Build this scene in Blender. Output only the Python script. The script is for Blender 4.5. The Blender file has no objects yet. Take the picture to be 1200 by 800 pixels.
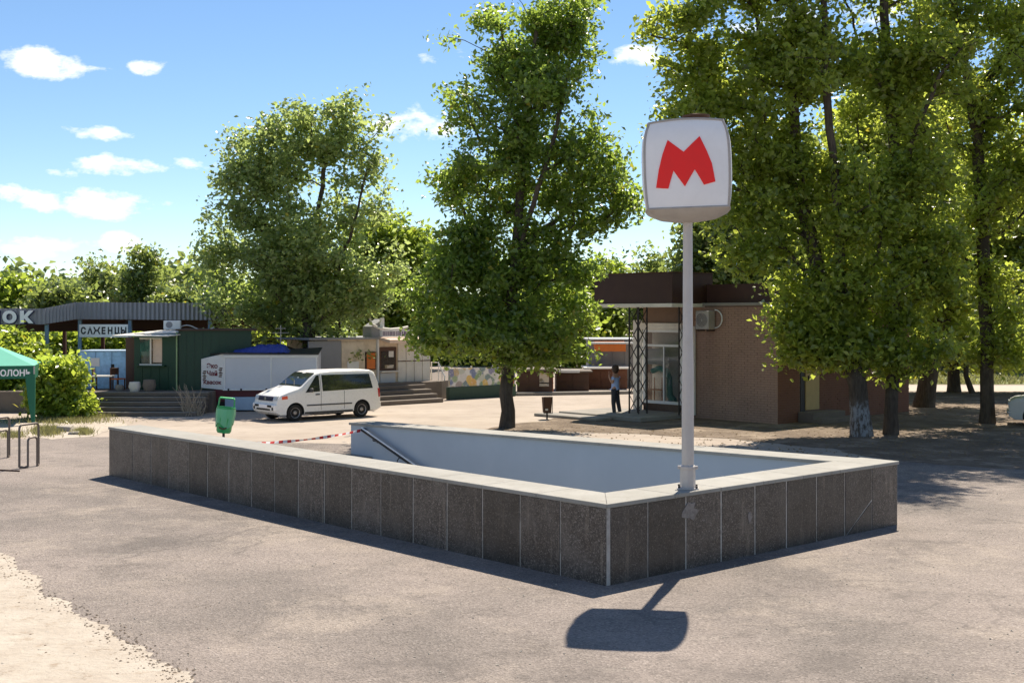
import bpy, bmesh, math, random
import numpy as np
from mathutils import Vector, Matrix
from mathutils.geometry import tessellate_polygon
random.seed(7)
SC = bpy.context.scene
COL = SC.collection
R = math.radians
F, H, CX, CY = 1452.0, 3.45, 600.0, 370.0      # focal length in photo pixels, eye height, horizon

# ------------------------------------------------------------------ camera
cam = bpy.data.cameras.new("camera")
cam.sensor_width = 36.0
cam.lens = F / 1200.0 * 36.0
cam.shift_y = -30.0 / 1200.0
cam.clip_start = 0.1
cam.clip_end = 3000.0
camo = bpy.data.objects.new("camera", cam)
camo.location = (0, 0, H)
camo.rotation_euler = (R(90), 0, 0)
COL.objects.link(camo)
SC.camera = camo

# ------------------------------------------------------------------ light
SUN_AZ, SUN_EL = R(17.8), R(55.4)
sd = Vector((math.sin(SUN_AZ) * math.cos(SUN_EL), math.cos(SUN_AZ) * math.cos(SUN_EL), math.sin(SUN_EL)))
sl = bpy.data.lights.new("sun", 'SUN')
sl.energy = 4.7
sl.angle = R(0.5)
sl.color = (1.0, 0.90, 0.76)
so = bpy.data.objects.new("sun", sl)
so.rotation_euler = sd.to_track_quat('Z', 'Y').to_euler()
so.location = sd * 60
COL.objects.link(so)
SC.view_settings.view_transform = 'Standard'
SC.view_settings.look = 'None'
SC.view_settings.gamma = 1.0
SC.view_settings.exposure = 0.87

world = bpy.data.worlds.new("World")
SC.world = world
world.use_nodes = True
wn, wl = world.node_tree.nodes, world.node_tree.links
wn.clear()


def wnode(t, **k):
    n = wn.new(t)
    for a, b in k.items():
        setattr(n, a, b)
    return n


def wmath(op, a, b=None, c=None, clamp=False):
    n = wnode('ShaderNodeMath', operation=op, use_clamp=clamp)
    for i, v in enumerate((a, b, c)):
        if v is None:
            continue
        if isinstance(v, (int, float)):
            n.inputs[i].default_value = v
        else:
            wl.new(v, n.inputs[i])
    return n.outputs[0]


sky = wnode('ShaderNodeTexSky', sky_type='NISHITA', sun_disc=False)
sky.sun_elevation = SUN_EL
sky.sun_rotation = SUN_AZ
sky.altitude = 100
sky.air_density = 0.85
sky.dust_density = 0.0
sky.ozone_density = 2.5
tc = wnode('ShaderNodeTexCoord')
sp = wnode('ShaderNodeSeparateXYZ')
wl.new(tc.outputs['Generated'], sp.inputs[0])
az = wmath('ARCTAN2', sp.outputs[0], sp.outputs[1])
el = wmath('ARCSINE', sp.outputs[2])
ns = wnode('ShaderNodeTexNoise')
ns.inputs['Scale'].default_value = 24
ns.inputs['Detail'].default_value = 8
ns.inputs['Roughness'].default_value = 0.62
mp = wnode('ShaderNodeMapping')
mp.inputs['Scale'].default_value = (1, 1, 2.0)
wl.new(tc.outputs['Generated'], mp.inputs[0])
wl.new(mp.outputs[0], ns.inputs['Vector'])
nz = wmath('MULTIPLY_ADD', ns.outputs[0], 2.0, -1.0)
cloud = None
BL = [(45, 74, 50, 17, 1), (95, 80, 22, 5, .6), (175, 80, 16, 6, .6), (112, 156, 24, 6, .55), (148, 195, 46, 10, .9),
      (115, 241, 60, 13, 1), (12, 225, 18, 8, .9), (52, 231, 26, 8, .8), (58, 288, 44, 13, 1), (145, 285, 24, 10, .7),
      (68, 202, 12, 4, .35), (232, 192, 22, 5, .25), (478, 145, 44, 19, 1), (496, 68, 18, 9, .8), (545, 60, 14, 8, .7),
      (745, 66, 30, 10, .8), (505, 292, 20, 10, .7), (1010, 20, 60, 18, .6), (905, 30, 35, 12, .7),
      (-90, 150, 60, 18, 1), (-160, 250, 70, 15, .9), (-60, 20, 40, 16, .8), (1290, 120, 60, 20, .9), (1400, 220, 80, 18, .9),
      (300, -120, 90, 28, .9), (700, -220, 110, 30, .9), (-300, 60, 90, 28, .9), (1600, 60, 110, 34, 1), (100, -260, 90, 24, .8)]
for (bx, by, rx, ry, st) in BL:
    u, v = (bx - CX) / F, (CY - by) / F
    ba, be = math.atan(u), math.atan(v * math.cos(math.atan(u)))
    dx = wmath('MULTIPLY', wmath('SUBTRACT', az, ba), F / rx)
    dy = wmath('MULTIPLY', wmath('SUBTRACT', el, be), F / ry)
    d2 = wmath('ADD', wmath('MULTIPLY', dx, dx), wmath('MULTIPLY', dy, dy))
    m = wmath('MULTIPLY', wmath('SUBTRACT', 1.0, wmath('MULTIPLY', d2, .8)), st)
    m = wmath('MAXIMUM', m, -3.0)
    cloud = m if cloud is None else wmath('MAXIMUM', cloud, m)
# the rest of the sky dome carries the same kind of small clouds
ns2 = wnode('ShaderNodeTexNoise')
ns2.inputs['Scale'].default_value = 5.0
ns2.inputs['Detail'].default_value = 3
wl.new(mp.outputs[0], ns2.inputs['Vector'])
far = wmath('MULTIPLY', wmath('SUBTRACT', wmath('ABSOLUTE', az), 0.75), 3.0, clamp=True)
gen = wmath('ADD', wmath('MULTIPLY', wmath('SUBTRACT', ns2.outputs[0], 0.60), 12.0), wmath('MULTIPLY_ADD', far, 3.0, -3.0))
cloud = wmath('MAXIMUM', cloud, gen)
cl = wmath('ADD', cloud, wmath('MULTIPLY', nz, 3.0))
cl = wmath('MULTIPLY', wmath('SUBTRACT', cl, 0.05), 0.95, clamp=True)
cl = wmath('MULTIPLY', cl, wmath('MULTIPLY', el, 14.0, clamp=True))
gr = wnode('ShaderNodeGamma')
gr.inputs[1].default_value = 1.0
hs = wnode('ShaderNodeHueSaturation')
hs.inputs['Saturation'].default_value = 1.08
wl.new(sky.outputs[0], hs.inputs['Color'])
mix = wnode('ShaderNodeMix', data_type='RGBA')
wl.new(cl, mix.inputs[0])
wl.new(hs.outputs[0], mix.inputs[6])
mix.inputs[7].default_value = (9.0, 9.0, 9.1, 1)
bg = wnode('ShaderNodeBackground')
wl.new(mix.outputs[2], bg.inputs[0])
bg.inputs[1].default_value = 0.08
wo = wnode('ShaderNodeOutputWorld')
wl.new(bg.outputs[0], wo.inputs[0])


# ------------------------------------------------------------------ helpers
def at(x, y, Y):
    """point at distance Y that the photograph shows at pixel (x, y)"""
    return Vector(((x - CX) / F * Y, Y, H - (y - CY) / F * Y))


def gnd(x, y, z=0.0):
    Y = F * (H - z) / (y - CY)
    return Vector(((x - CX) / F * Y, Y, z))


class Mat:
    """small wrapper to write procedural materials"""
    def __init__(s, name, base=(.5, .5, .5), rough=.7, metal=0.0, spec=.4):
        s.m = bpy.data.materials.new(name)
        s.m.use_nodes = True
        s.n, s.l = s.m.node_tree.nodes, s.m.node_tree.links
        s.p = s.n['Principled BSDF']
        s.p.inputs['Base Color'].default_value = (*base, 1)
        s.p.inputs['Roughness'].default_value = rough
        s.p.inputs['Metallic'].default_value = metal
        s.p.inputs['Specular IOR Level'].default_value = spec
        s.col = None
        s.tc = s.n.new('ShaderNodeTexCoord')
        s.h = None

    def noise(s, scale, detail=4, rough=.6, coord='Object', stretch=None, w=0):
        t = s.n.new('ShaderNodeTexNoise')
        t.inputs['Scale'].default_value = scale
        t.inputs['Detail'].default_value = detail
        t.inputs['Roughness'].default_value = rough
        m = s.n.new('ShaderNodeMapping')
        m.inputs['Location'].default_value = (w * 3.7, w * 1.3, w * 2.1)
        if stretch:
            m.inputs['Scale'].default_value = stretch
        s.l.new(s.tc.outputs[coord], m.inputs[0])
        s.l.new(m.outputs[0], t.inputs['Vector'])
        return t.outputs[0]

    def vor(s, scale, feature='F1', coord='Object'):
        t = s.n.new('ShaderNodeTexVoronoi')
        t.feature = feature
        t.inputs['Scale'].default_value = scale
        s.l.new(s.tc.outputs[coord], t.inputs['Vector'])
        return t

    def ramp(s, fac, stops):
        r = s.n.new('ShaderNodeValToRGB')
        e = r.color_ramp.elements
        while len(e) < len(stops):
            e.new(.5)
        for q, (p, c) in zip(e, stops):
            q.position = p
            q.color = (*c, 1) if len(c) == 3 else c
        s.l.new(fac, r.inputs[0])
        return r.outputs[0]

    def math(s, op, a, b=0.0, c=0.0, clamp=False):
        t = s.n.new('ShaderNodeMath')
        t.operation = op
        t.use_clamp = clamp
        for i, v in enumerate((a, b, c)):
            if isinstance(v, (int, float)):
                t.inputs[i].default_value = v
            else:
                s.l.new(v, t.inputs[i])
        return t.outputs[0]

    def thr(s, fac, lo, hi):
        t = s.n.new('ShaderNodeMapRange')
        t.inputs['From Min'].default_value = lo
        t.inputs['From Max'].default_value = hi
        s.l.new(fac, t.inputs[0])
        return t.outputs[0]

    def blend(s, fac, c, mode='MIX', amount=1.0):
        """mix colour/socket c over the present base colour by fac"""
        t = s.n.new('ShaderNodeMix')
        t.data_type = 'RGBA'
        t.blend_type = mode
        if isinstance(fac, (int, float)):
            t.inputs[0].default_value = fac
        else:
            s.l.new(s.math('MULTIPLY', fac, amount), t.inputs[0])
        if s.col is None:
            t.inputs[6].default_value = s.p.inputs['Base Color'].default_value
        else:
            s.l.new(s.col, t.inputs[6])
        if isinstance(c, tuple):
            t.inputs[7].default_value = (*c, 1)
        else:
            s.l.new(c, t.inputs[7])
        s.col = t.outputs[2]
        s.l.new(s.col, s.p.inputs['Base Color'])
        return s

    def objvar(s, lo=.85, hi=1.15):
        oi = s.n.new('ShaderNodeObjectInfo')
        v = s.n.new('ShaderNodeMapRange')
        v.inputs['To Min'].default_value = lo
        v.inputs['To Max'].default_value = hi
        s.l.new(oi.outputs['Random'], v.inputs[0])
        t = s.n.new('ShaderNodeCombineColor')
        for i in range(3):
            s.l.new(v.outputs[0], t.inputs[i])
        return s.blend(1.0, t.outputs[0], 'MULTIPLY')

    def bump(s, fac, dist=.01, strength=.6):
        b = s.n.new('ShaderNodeBump')
        b.inputs['Distance'].default_value = dist
        b.inputs['Strength'].default_value = strength
        s.l.new(fac, b.inputs['Height'])
        if s.h is not None:
            s.l.new(s.h, b.inputs['Normal'])
        s.h = b.outputs[0]
        s.l.new(s.h, s.p.inputs['Normal'])
        return s

    def rgh(s, fac, lo, hi):
        t = s.n.new('ShaderNodeMapRange')
        t.inputs['To Min'].default_value = lo
        t.inputs['To Max'].default_value = hi
        s.l.new(fac, t.inputs[0])
        s.l.new(t.outputs[0], s.p.inputs['Roughness'])
        return s


def grey(v):
    return (v, v, v)


def simple(name, base, rough=.6, metal=0.0, dirt=.25, dirtcol=None, scale=3.0, spec=.4, objv=None, bump=.002):
    m = Mat(name, base, rough, metal, spec)
    f = m.thr(m.noise(scale, 6, .65), .42, .72)
    m.blend(f, dirtcol or tuple(c * .45 + .02 for c in base), amount=dirt)
    f2 = m.noise(scale * 9, 3)
    m.blend(m.thr(f2, .35, .7), tuple(min(1, c * 1.18) for c in base), amount=dirt * .6)
    if objv:
        m.objvar(1 - objv, 1 + objv)
    if bump:
        m.bump(f2, bump, .5)
    m.rgh(f2, max(0, rough - .1), min(1, rough + .12))
    return m.m


class MB:
    """collects shapes, links them as one mesh object"""
    def __init__(s):
        s.v, s.f, s.mi = [], [], []
        s.T = Matrix.Identity(4)
        s.cm = 0

    def add(s, vs, fs):
        o = len(s.v)
        s.v += [s.T @ Vector(p) for p in vs]
        s.f += [tuple(i + o for i in f) for f in fs]
        s.mi += [s.cm] * len(fs)
        return s

    def box(s, x0, x1, y0, y1, z0, z1):
        if x0 > x1: x0, x1 = x1, x0
        if y0 > y1: y0, y1 = y1, y0
        if z0 > z1: z0, z1 = z1, z0
        return s.add([(x0, y0, z0), (x1, y0, z0), (x1, y1, z0), (x0, y1, z0), (x0, y0, z1), (x1, y0, z1), (x1, y1, z1), (x0, y1, z1)],
                     [(3, 2, 1, 0), (4, 5, 6, 7), (0, 1, 5, 4), (1, 2, 6, 5), (2, 3, 7, 6), (3, 0, 4, 7)])

    def hexa(s, p):
        return s.add(p, [(3, 2, 1, 0), (4, 5, 6, 7), (0, 1, 5, 4), (1, 2, 6, 5), (2, 3, 7, 6), (3, 0, 4, 7)])

    def prism(s, poly, z0, z1):
        """polygon (x, y) counter-clockwise between z0 and z1 (numbers or functions of x, y)"""
        n = len(poly)
        a = z0 if callable(z0) else (lambda x, y: z0)
        b = z1 if callable(z1) else (lambda x, y: z1)
        vs = [(x, y, a(x, y)) for x, y in poly] + [(x, y, b(x, y)) for x, y in poly]
        tris = tessellate_polygon([[Vector((x, y, 0)) for x, y in poly]])
        fs = [tuple(reversed(t)) for t in tris] + [tuple(i + n for i in t) for t in tris]
        fs += [(i, (i + 1) % n, n + (i + 1) % n, n + i) for i in range(n)]
        return s.add(vs, fs)

    def tube(s, pts, r, n=8, cap=True):
        pts = [Vector(p) for p in pts]
        rs = r if isinstance(r, (list, tuple)) else [r] * len(pts)
        vs, fs = [], []
        ref = None
        for i, p in enumerate(pts):
            d = (pts[min(i + 1, len(pts) - 1)] - pts[max(i - 1, 0)])
            if d.length < 1e-9:
                d = Vector((0, 0, 1))
            d.normalize()
            if ref is None:
                ref = Vector((1, 0, 0)) if abs(d.x) < .8 else Vector((0, 1, 0))
            a = (ref - d * ref.dot(d)).normalized()
            ref = a
            b = d.cross(a)
            for k in range(n):
                t = 2 * math.pi * k / n
                vs.append(p + (a * math.cos(t) + b * math.sin(t)) * rs[i])
        for i in range(len(pts) - 1):
            for k in range(n):
                k2 = (k + 1) % n
                fs.append((i * n + k, i * n + k2, (i + 1) * n + k2, (i + 1) * n + k))
        if cap:
            fs.append(tuple(range(n - 1, -1, -1)))
            fs.append(tuple((len(pts) - 1) * n + k for k in range(n)))
        return s.add(vs, fs)

    def lathe(s, prof, n=24, axis='Z', c=(0, 0, 0)):
        vs, fs = [], []
        for r, h in prof:
            for k in range(n):
                t = 2 * math.pi * k / n
                p = {'Z': (r * math.cos(t), r * math.sin(t), h), 'Y': (r * math.sin(t), h, r * math.cos(t)),
                     'X': (h, r * math.cos(t), r * math.sin(t))}[axis]
                vs.append((p[0] + c[0], p[1] + c[1], p[2] + c[2]))
        for i in range(len(prof) - 1):
            for k in range(n):
                k2 = (k + 1) % n
                fs.append((i * n + k, i * n + k2, (i + 1) * n + k2, (i + 1) * n + k))
        fs.append(tuple(range(n - 1, -1, -1)))
        fs.append(tuple((len(prof) - 1) * n + k for k in range(n)))
        return s.add(vs, fs)

    def build(s, name, mat, parent=None, smooth=None, bevel=0, loc=None):
        me = bpy.data.meshes.new(name)
        me.from_pydata([tuple(v) for v in s.v], [], s.f)
        for m in (mat if isinstance(mat, (list, tuple)) else [mat]):
            me.materials.append(m)
        if isinstance(mat, (list, tuple)):
            me.polygons.foreach_set('material_index', s.mi)
        if bevel:
            bm = bmesh.new()
            bm.from_mesh(me)
            bmesh.ops.remove_doubles(bm, verts=bm.verts, dist=1e-5)
            bmesh.ops.recalc_face_normals(bm, faces=bm.faces)
            es = [e for e in bm.edges if len(e.link_faces) == 2 and e.calc_face_angle(0) > .6]
            bmesh.ops.bevel(bm, geom=es, offset=bevel, segments=1, affect='EDGES', profile=.7)
            bm.to_mesh(me)
            bm.free()
        if smooth:
            me.polygons.foreach_set('use_smooth', [True] * len(me.polygons))
            me.set_sharp_from_angle(angle=R(smooth))
        me.update()
        o = bpy.data.objects.new(name, me)
        COL.objects.link(o)
        o.parent = parent
        if loc is not None:
            o.location = loc
        return o


def tag(o, label=None, cat=None, group=None, kind=None):
    if label: o['label'] = label
    if cat: o['category'] = cat
    if group: o['group'] = group
    if kind: o['kind'] = kind
    return o


def thing(name, label, cat, loc=(0, 0, 0), rz=0.0, group=None):
    o = bpy.data.objects.new(name, None)
    COL.objects.link(o)
    o.location = loc
    o.rotation_euler = (0, 0, rz)
    o.empty_display_size = .3
    return tag(o, label, cat, group)


def copy_tree(o, parent=None):
    c = o.copy()
    COL.objects.link(c)
    c.parent = parent
    for ch in list(o.children):
        copy_tree(ch, c)
    return c


def sheet(name, outer, z, mat, holes=(), kind='structure', parent=None):
    polys = [[Vector((x, y, 0)) for x, y in outer]] + [[Vector((x, y, 0)) for x, y in h] for h in holes]
    tris = tessellate_polygon(polys)
    pts = [p for q in polys for p in q]
    me = bpy.data.meshes.new(name)
    fs = []
    for t in tris:
        a, b, c = (pts[i] for i in t)
        fs.append(tuple(t) if (b - a).cross(c - a).z > 0 else tuple(reversed(t)))
    me.from_pydata([(p.x, p.y, z) for p in pts], [], fs)
    me.materials.append(mat)
    me.update()
    o = bpy.data.objects.new(name, me)
    COL.objects.link(o)
    o.parent = parent
    o['kind'] = kind
    return o


def ragged(poly, step=.35, amp=.08, seed=1):
    rng = random.Random(seed)
    out = []
    n = len(poly)
    for i in range(n):
        a, b = Vector(poly[i]), Vector(poly[(i + 1) % n])
        L = (b - a).length
        k = max(1, min(160, int(L / step)))
        for j in range(k):
            p = a.lerp(b, j / k)
            s = amp if 0 < j else 0
            w = math.sin(j * .21 + i) * amp * 1.5 if j else 0
            nrm = Vector((-(b - a).y, (b - a).x)).normalized()
            p = p + nrm * (rng.uniform(-s, s) + w)
            out.append((p.x, p.y))
    return out


def lettering(name, text, size, mat, parent, loc, rot, extrude=.004, bold=.0, align='LEFT', sx=1.0):
    cu = bpy.data.curves.new(name, 'FONT')
    cu.body = text
    cu.size = size
    cu.extrude = extrude
    cu.offset = bold
    cu.align_x = align
    cu.resolution_u = 3
    ob = bpy.data.objects.new(name, cu)
    COL.objects.link(ob)
    dg = bpy.context.evaluated_depsgraph_get()
    me = bpy.data.meshes.new_from_object(ob.evaluated_get(dg))
    me.name = name
    bpy.data.objects.remove(ob)
    bpy.data.curves.remove(cu)
    me.materials.clear()
    me.materials.append(mat)
    o = bpy.data.objects.new(name, me)
    COL.objects.link(o)
    o.parent = parent
    o.location = loc
    o.rotation_euler = rot
    o.scale = (sx, 1, 1)
    return o


# ------------------------------------------------------------------ materials
def m_asphalt():
    m = Mat('asphalt', (.155, .133, .117), .88, spec=.3)
    big = m.noise(.22, 5, .6)
    m.blend(m.thr(big, .40, .60), (.285, .238, .208), amount=.85)
    m.blend(m.thr(m.noise(.6, 7, .72, w=3), .52, .66), (.34, .285, .235), amount=.65)
    m.blend(m.thr(m.noise(1.1, 7, .75, w=8), .54, .66), (.11, .092, .08), amount=.6)
    m.blend(m.thr(m.noise(.5, 8, .8, w=12, stretch=(1, 2.5, 1)), .60, .66), (.38, .33, .28), amount=.4)
    sv = m.vor(48)
    m.blend(sv.outputs['Distance'], m.ramp(sv.outputs['Color'], [(0, (.06, .052, .046)), (.45, (.19, .165, .145)), (.8, (.31, .27, .235)), (1, (.48, .44, .40))]), amount=.38)
    m.blend(.55, m.ramp(sv.outputs['Color'], [(0, grey(.45)), (.4, grey(.95)), (.8, grey(1.15)), (1, grey(1.5))]), 'MULTIPLY')
    m.blend(m.thr(m.noise(25, 3, .8, w=2), .64, .72), (.42, .38, .33), amount=.5)
    m.blend(m.thr(m.noise(9, 5, .8, w=5), .68, .76), (.05, .045, .04), amount=.5)
    m.blend(m.thr(m.noise(.35, 7, .7, w=21), .56, .64), (.105, .09, .08), amount=.5)
    cv = m.n.new('ShaderNodeTexVoronoi')
    cv.feature = 'DISTANCE_TO_EDGE'
    cv.inputs['Scale'].default_value = .33
    wv_ = m.n.new('ShaderNodeVectorMath')
    wv_.operation = 'MULTIPLY_ADD'
    nn_ = m.n.new('ShaderNodeTexNoise')
    nn_.inputs['Scale'].default_value = 1.6
    nn_.inputs['Detail'].default_value = 6
    m.l.new(m.tc.outputs['Object'], nn_.inputs['Vector'])
    m.l.new(nn_.outputs['Color'], wv_.inputs[0])
    wv_.inputs[1].default_value = (1.1, 1.1, 0)
    m.l.new(m.tc.outputs['Object'], wv_.inputs[2])
    m.l.new(wv_.outputs[0], cv.inputs['Vector'])
    crack = m.math('MULTIPLY', m.thr(cv.outputs['Distance'], .010, .003), m.thr(m.noise(.25, 3, .5, w=31), .50, .56))
    m.blend(crack, (.07, .06, .053), amount=.35)
    m.bump(sv.outputs['Distance'], .012, .9)
    m.bump(m.noise(2.0, 6, .7), .02, .5)
    m.bump(m.noise(.5, 3, .5, w=4), .05, .3)
    return m.m


def m_plaza():
    m = Mat('dusty paving', (.33, .275, .225), .9, spec=.2)
    m.blend(m.thr(m.noise(.3, 5, .6), .38, .66), (.42, .36, .30), amount=.8)
    m.blend(m.thr(m.noise(1.4, 6, .7, w=2), .5, .72), (.24, .195, .155), amount=.5)
    m.blend(m.thr(m.noise(40, 3, .8), .5, .7), (.5, .45, .39), amount=.3)
    m.blend(m.thr(m.noise(.9, 6, .7, w=6, stretch=(.3, 2, 1)), .58, .66), (.16, .13, .105), amount=.4)
    m.bump(m.noise(6, 6, .7), .03, .6)
    return m.m


def m_dirt():
    m = Mat('trodden earth', (.15, .115, .085), .95, spec=.15)
    m.blend(m.thr(m.noise(.8, 6, .7), .4, .65), (.24, .19, .145), amount=.85)
    m.blend(m.thr(m.noise(5, 6, .75, w=2), .5, .68), (.085, .06, .042), amount=.7)
    m.blend(m.thr(m.noise(1.3, 7, .7, w=9), .52, .64), (.34, .275, .21), amount=.75)  # pale patches put sun flecks under the trees into the colour
    m.blend(m.thr(m.noise(30, 4, .8, w=5), .6, .7), (.36, .3, .22), amount=.6)
    m.bump(m.noise(4, 8, .75), .09, .8)
    return m.m


def m_sand():
    m = Mat('pale sand', (.42, .365, .30), .95, spec=.15)
    m.blend(m.thr(m.noise(1.6, 7, .7), .42, .62), (.49, .44, .37), amount=.8)
    m.blend(m.thr(m.noise(4, 7, .75, w=3), .56, .72), (.27, .20, .135), amount=.8)
    m.blend(m.thr(m.noise(3, 8, .8, w=15), .58, .64), (.20, .15, .105), amount=.6)
    m.blend(m.thr(m.noise(14, 4, .8, w=5), .64, .72), (.18, .12, .075), amount=.8)
    m.bump(m.noise(7, 8, .7), .05, .8)
    return m.m


def m_granite():
    m = Mat('granite', (.062, .05, .042), .42, spec=.5)
    v = m.vor(62)
    m.blend(1.0, m.ramp(v.outputs['Color'], [(0, (.009, .008, .0075)), (.42, (.034, .028, .025)), (.75, (.074, .062, .054)), (1, (.19, .165, .148))]))
    m.blend(m.thr(m.noise(2.2, 5, .65, coord='Object'), .45, .75), (.125, .108, .095), amount=.5)
    m.blend(m.thr(m.noise(3, 7, .7, w=5), .64, .74), (.24, .215, .195), amount=.55)
    m.blend(m.thr(m.noise(1.6, 6, .7, w=9, stretch=(5, 5, .5)), .56, .72), (.20, .165, .13), amount=.55)
    m.blend(m.thr(m.noise(6, 7, .8, w=14), .68, .74), (.34, .31, .28), amount=.6)
    m.objvar(.62, 1.5)
    m.rgh(m.noise(8, 4), .25, .5)
    m.bump(m.noise(30, 3), .003, .4)
    return m.m


def m_leaf(name, lo, hi, tr, yellow=(.30, .27, .03)):
    m = Mat(name, lo, .30, spec=.8)
    a = m.n.new('ShaderNodeAttribute')
    a.attribute_name = 'tint'
    c = m.ramp(a.outputs['Fac'], [(0, lo), (.75, hi), (.95, yellow), (1, yellow)])
    m.l.new(c, m.p.inputs['Base Color'])
    t = m.n.new('ShaderNodeBsdfTranslucent')
    c2 = m.ramp(a.outputs['Fac'], [(0, tuple(x * .6 for x in tr)), (.75, tr), (.95, tuple(x * 1.4 for x in yellow)), (1, tuple(x * 1.4 for x in yellow))])
    m.l.new(c2, t.inputs['Color'])
    mx = m.n.new('ShaderNodeMixShader')
    mx.inputs[0].default_value = .5
    m.l.new(m.p.outputs[0], mx.inputs[1])
    m.l.new(t.outputs[0], mx.inputs[2])
    out = [n for n in m.n if n.type == 'OUTPUT_MATERIAL'][0]
    m.l.new(mx.outputs[0], out.inputs['Surface'])
    return m.m


def m_bark(white=False):
    m = Mat('bark whitewashed' if white else 'bark', (.10, .08, .06), .95, spec=.15)
    f = m.noise(5, 7, .7, stretch=(3, 3, .5))
    m.blend(m.thr(f, .4, .65), (.045, .036, .028), amount=.85)
    m.blend(m.thr(m.noise(2, 4), .5, .7), (.16, .135, .105), amount=.5)
    if white:
        s = m.n.new('ShaderNodeSeparateXYZ')
        m.l.new(m.tc.outputs['Object'], s.inputs[0])
        hgt = m.math('ADD', s.outputs[2], m.math('MULTIPLY', m.noise(3, 5), 1.1))
        mask = m.math('MULTIPLY', m.math('SUBTRACT', 1.0, m.thr(hgt, 1.35, 1.6)), m.thr(m.noise(7, 6, .75, stretch=(2, 2, .7), w=2), .43, .55))
        m.blend(mask, (.40, .42, .42), amount=.6)
    m.bump(f, .06, .9)
    return m.m


def m_brick(name, base):
    m = Mat(name, base, .9, spec=.2)
    m.blend(m.thr(m.noise(1.2, 5, .6), .4, .7), tuple(c * .72 for c in base), amount=.6)
    m.blend(m.thr(m.noise(9, 4, .7, stretch=(1, 1, 4)), .45, .7), tuple(min(1, c * 1.35) for c in base), amount=.5)
    m.bump(m.noise(40, 4), .004, .6)
    return m.m


def m_plaster():
    m = Mat('blue grey plaster', (.40, .45, .50), .82, spec=.25)
    m.blend(m.thr(m.noise(.8, 5, .6), .4, .7), (.45, .50, .55), amount=.6)
    m.blend(m.thr(m.noise(2.5, 7, .75, w=4, stretch=(1, 1, .35)), .6, .75), (.38, .42, .46), amount=.35)
    m.bump(m.noise(22, 5, .7), .006, .5)
    return m.m


def m_coping():
    m = Mat('pale stone coping', (.28, .27, .24), .8, spec=.3)
    m.blend(m.thr(m.noise(1.5, 6, .65), .4, .7), (.36, .35, .32), amount=.7)
    m.blend(m.thr(m.noise(6, 6, .75, w=3), .55, .72), (.20, .175, .14), amount=.6)
    m.objvar(.93, 1.07)
    m.bump(m.noise(30, 5), .004, .5)
    return m.m


def m_glass(name, base=(.02, .025, .025), rough=.06, alpha=None):
    m = Mat(name, base, rough, spec=.8)
    m.blend(m.thr(m.noise(3, 4), .5, .8), tuple(c + .03 for c in base), amount=.4)
    if alpha:
        m.p.inputs['Alpha'].default_value = alpha
    return m.m


def m_corr(name, base):
    m = Mat(name, base, .5, .3, .5)
    m.blend(m.thr(m.noise(1.5, 6, .7, stretch=(1, 1, .4)), .5, .75), tuple(c * .6 for c in base), amount=.5)
    m.blend(m.thr(m.noise(3, 6, .7, stretch=(3, 3, .5), w=5), .62, .72), (.18, .11, .07), amount=.3)
    return m.m


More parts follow.
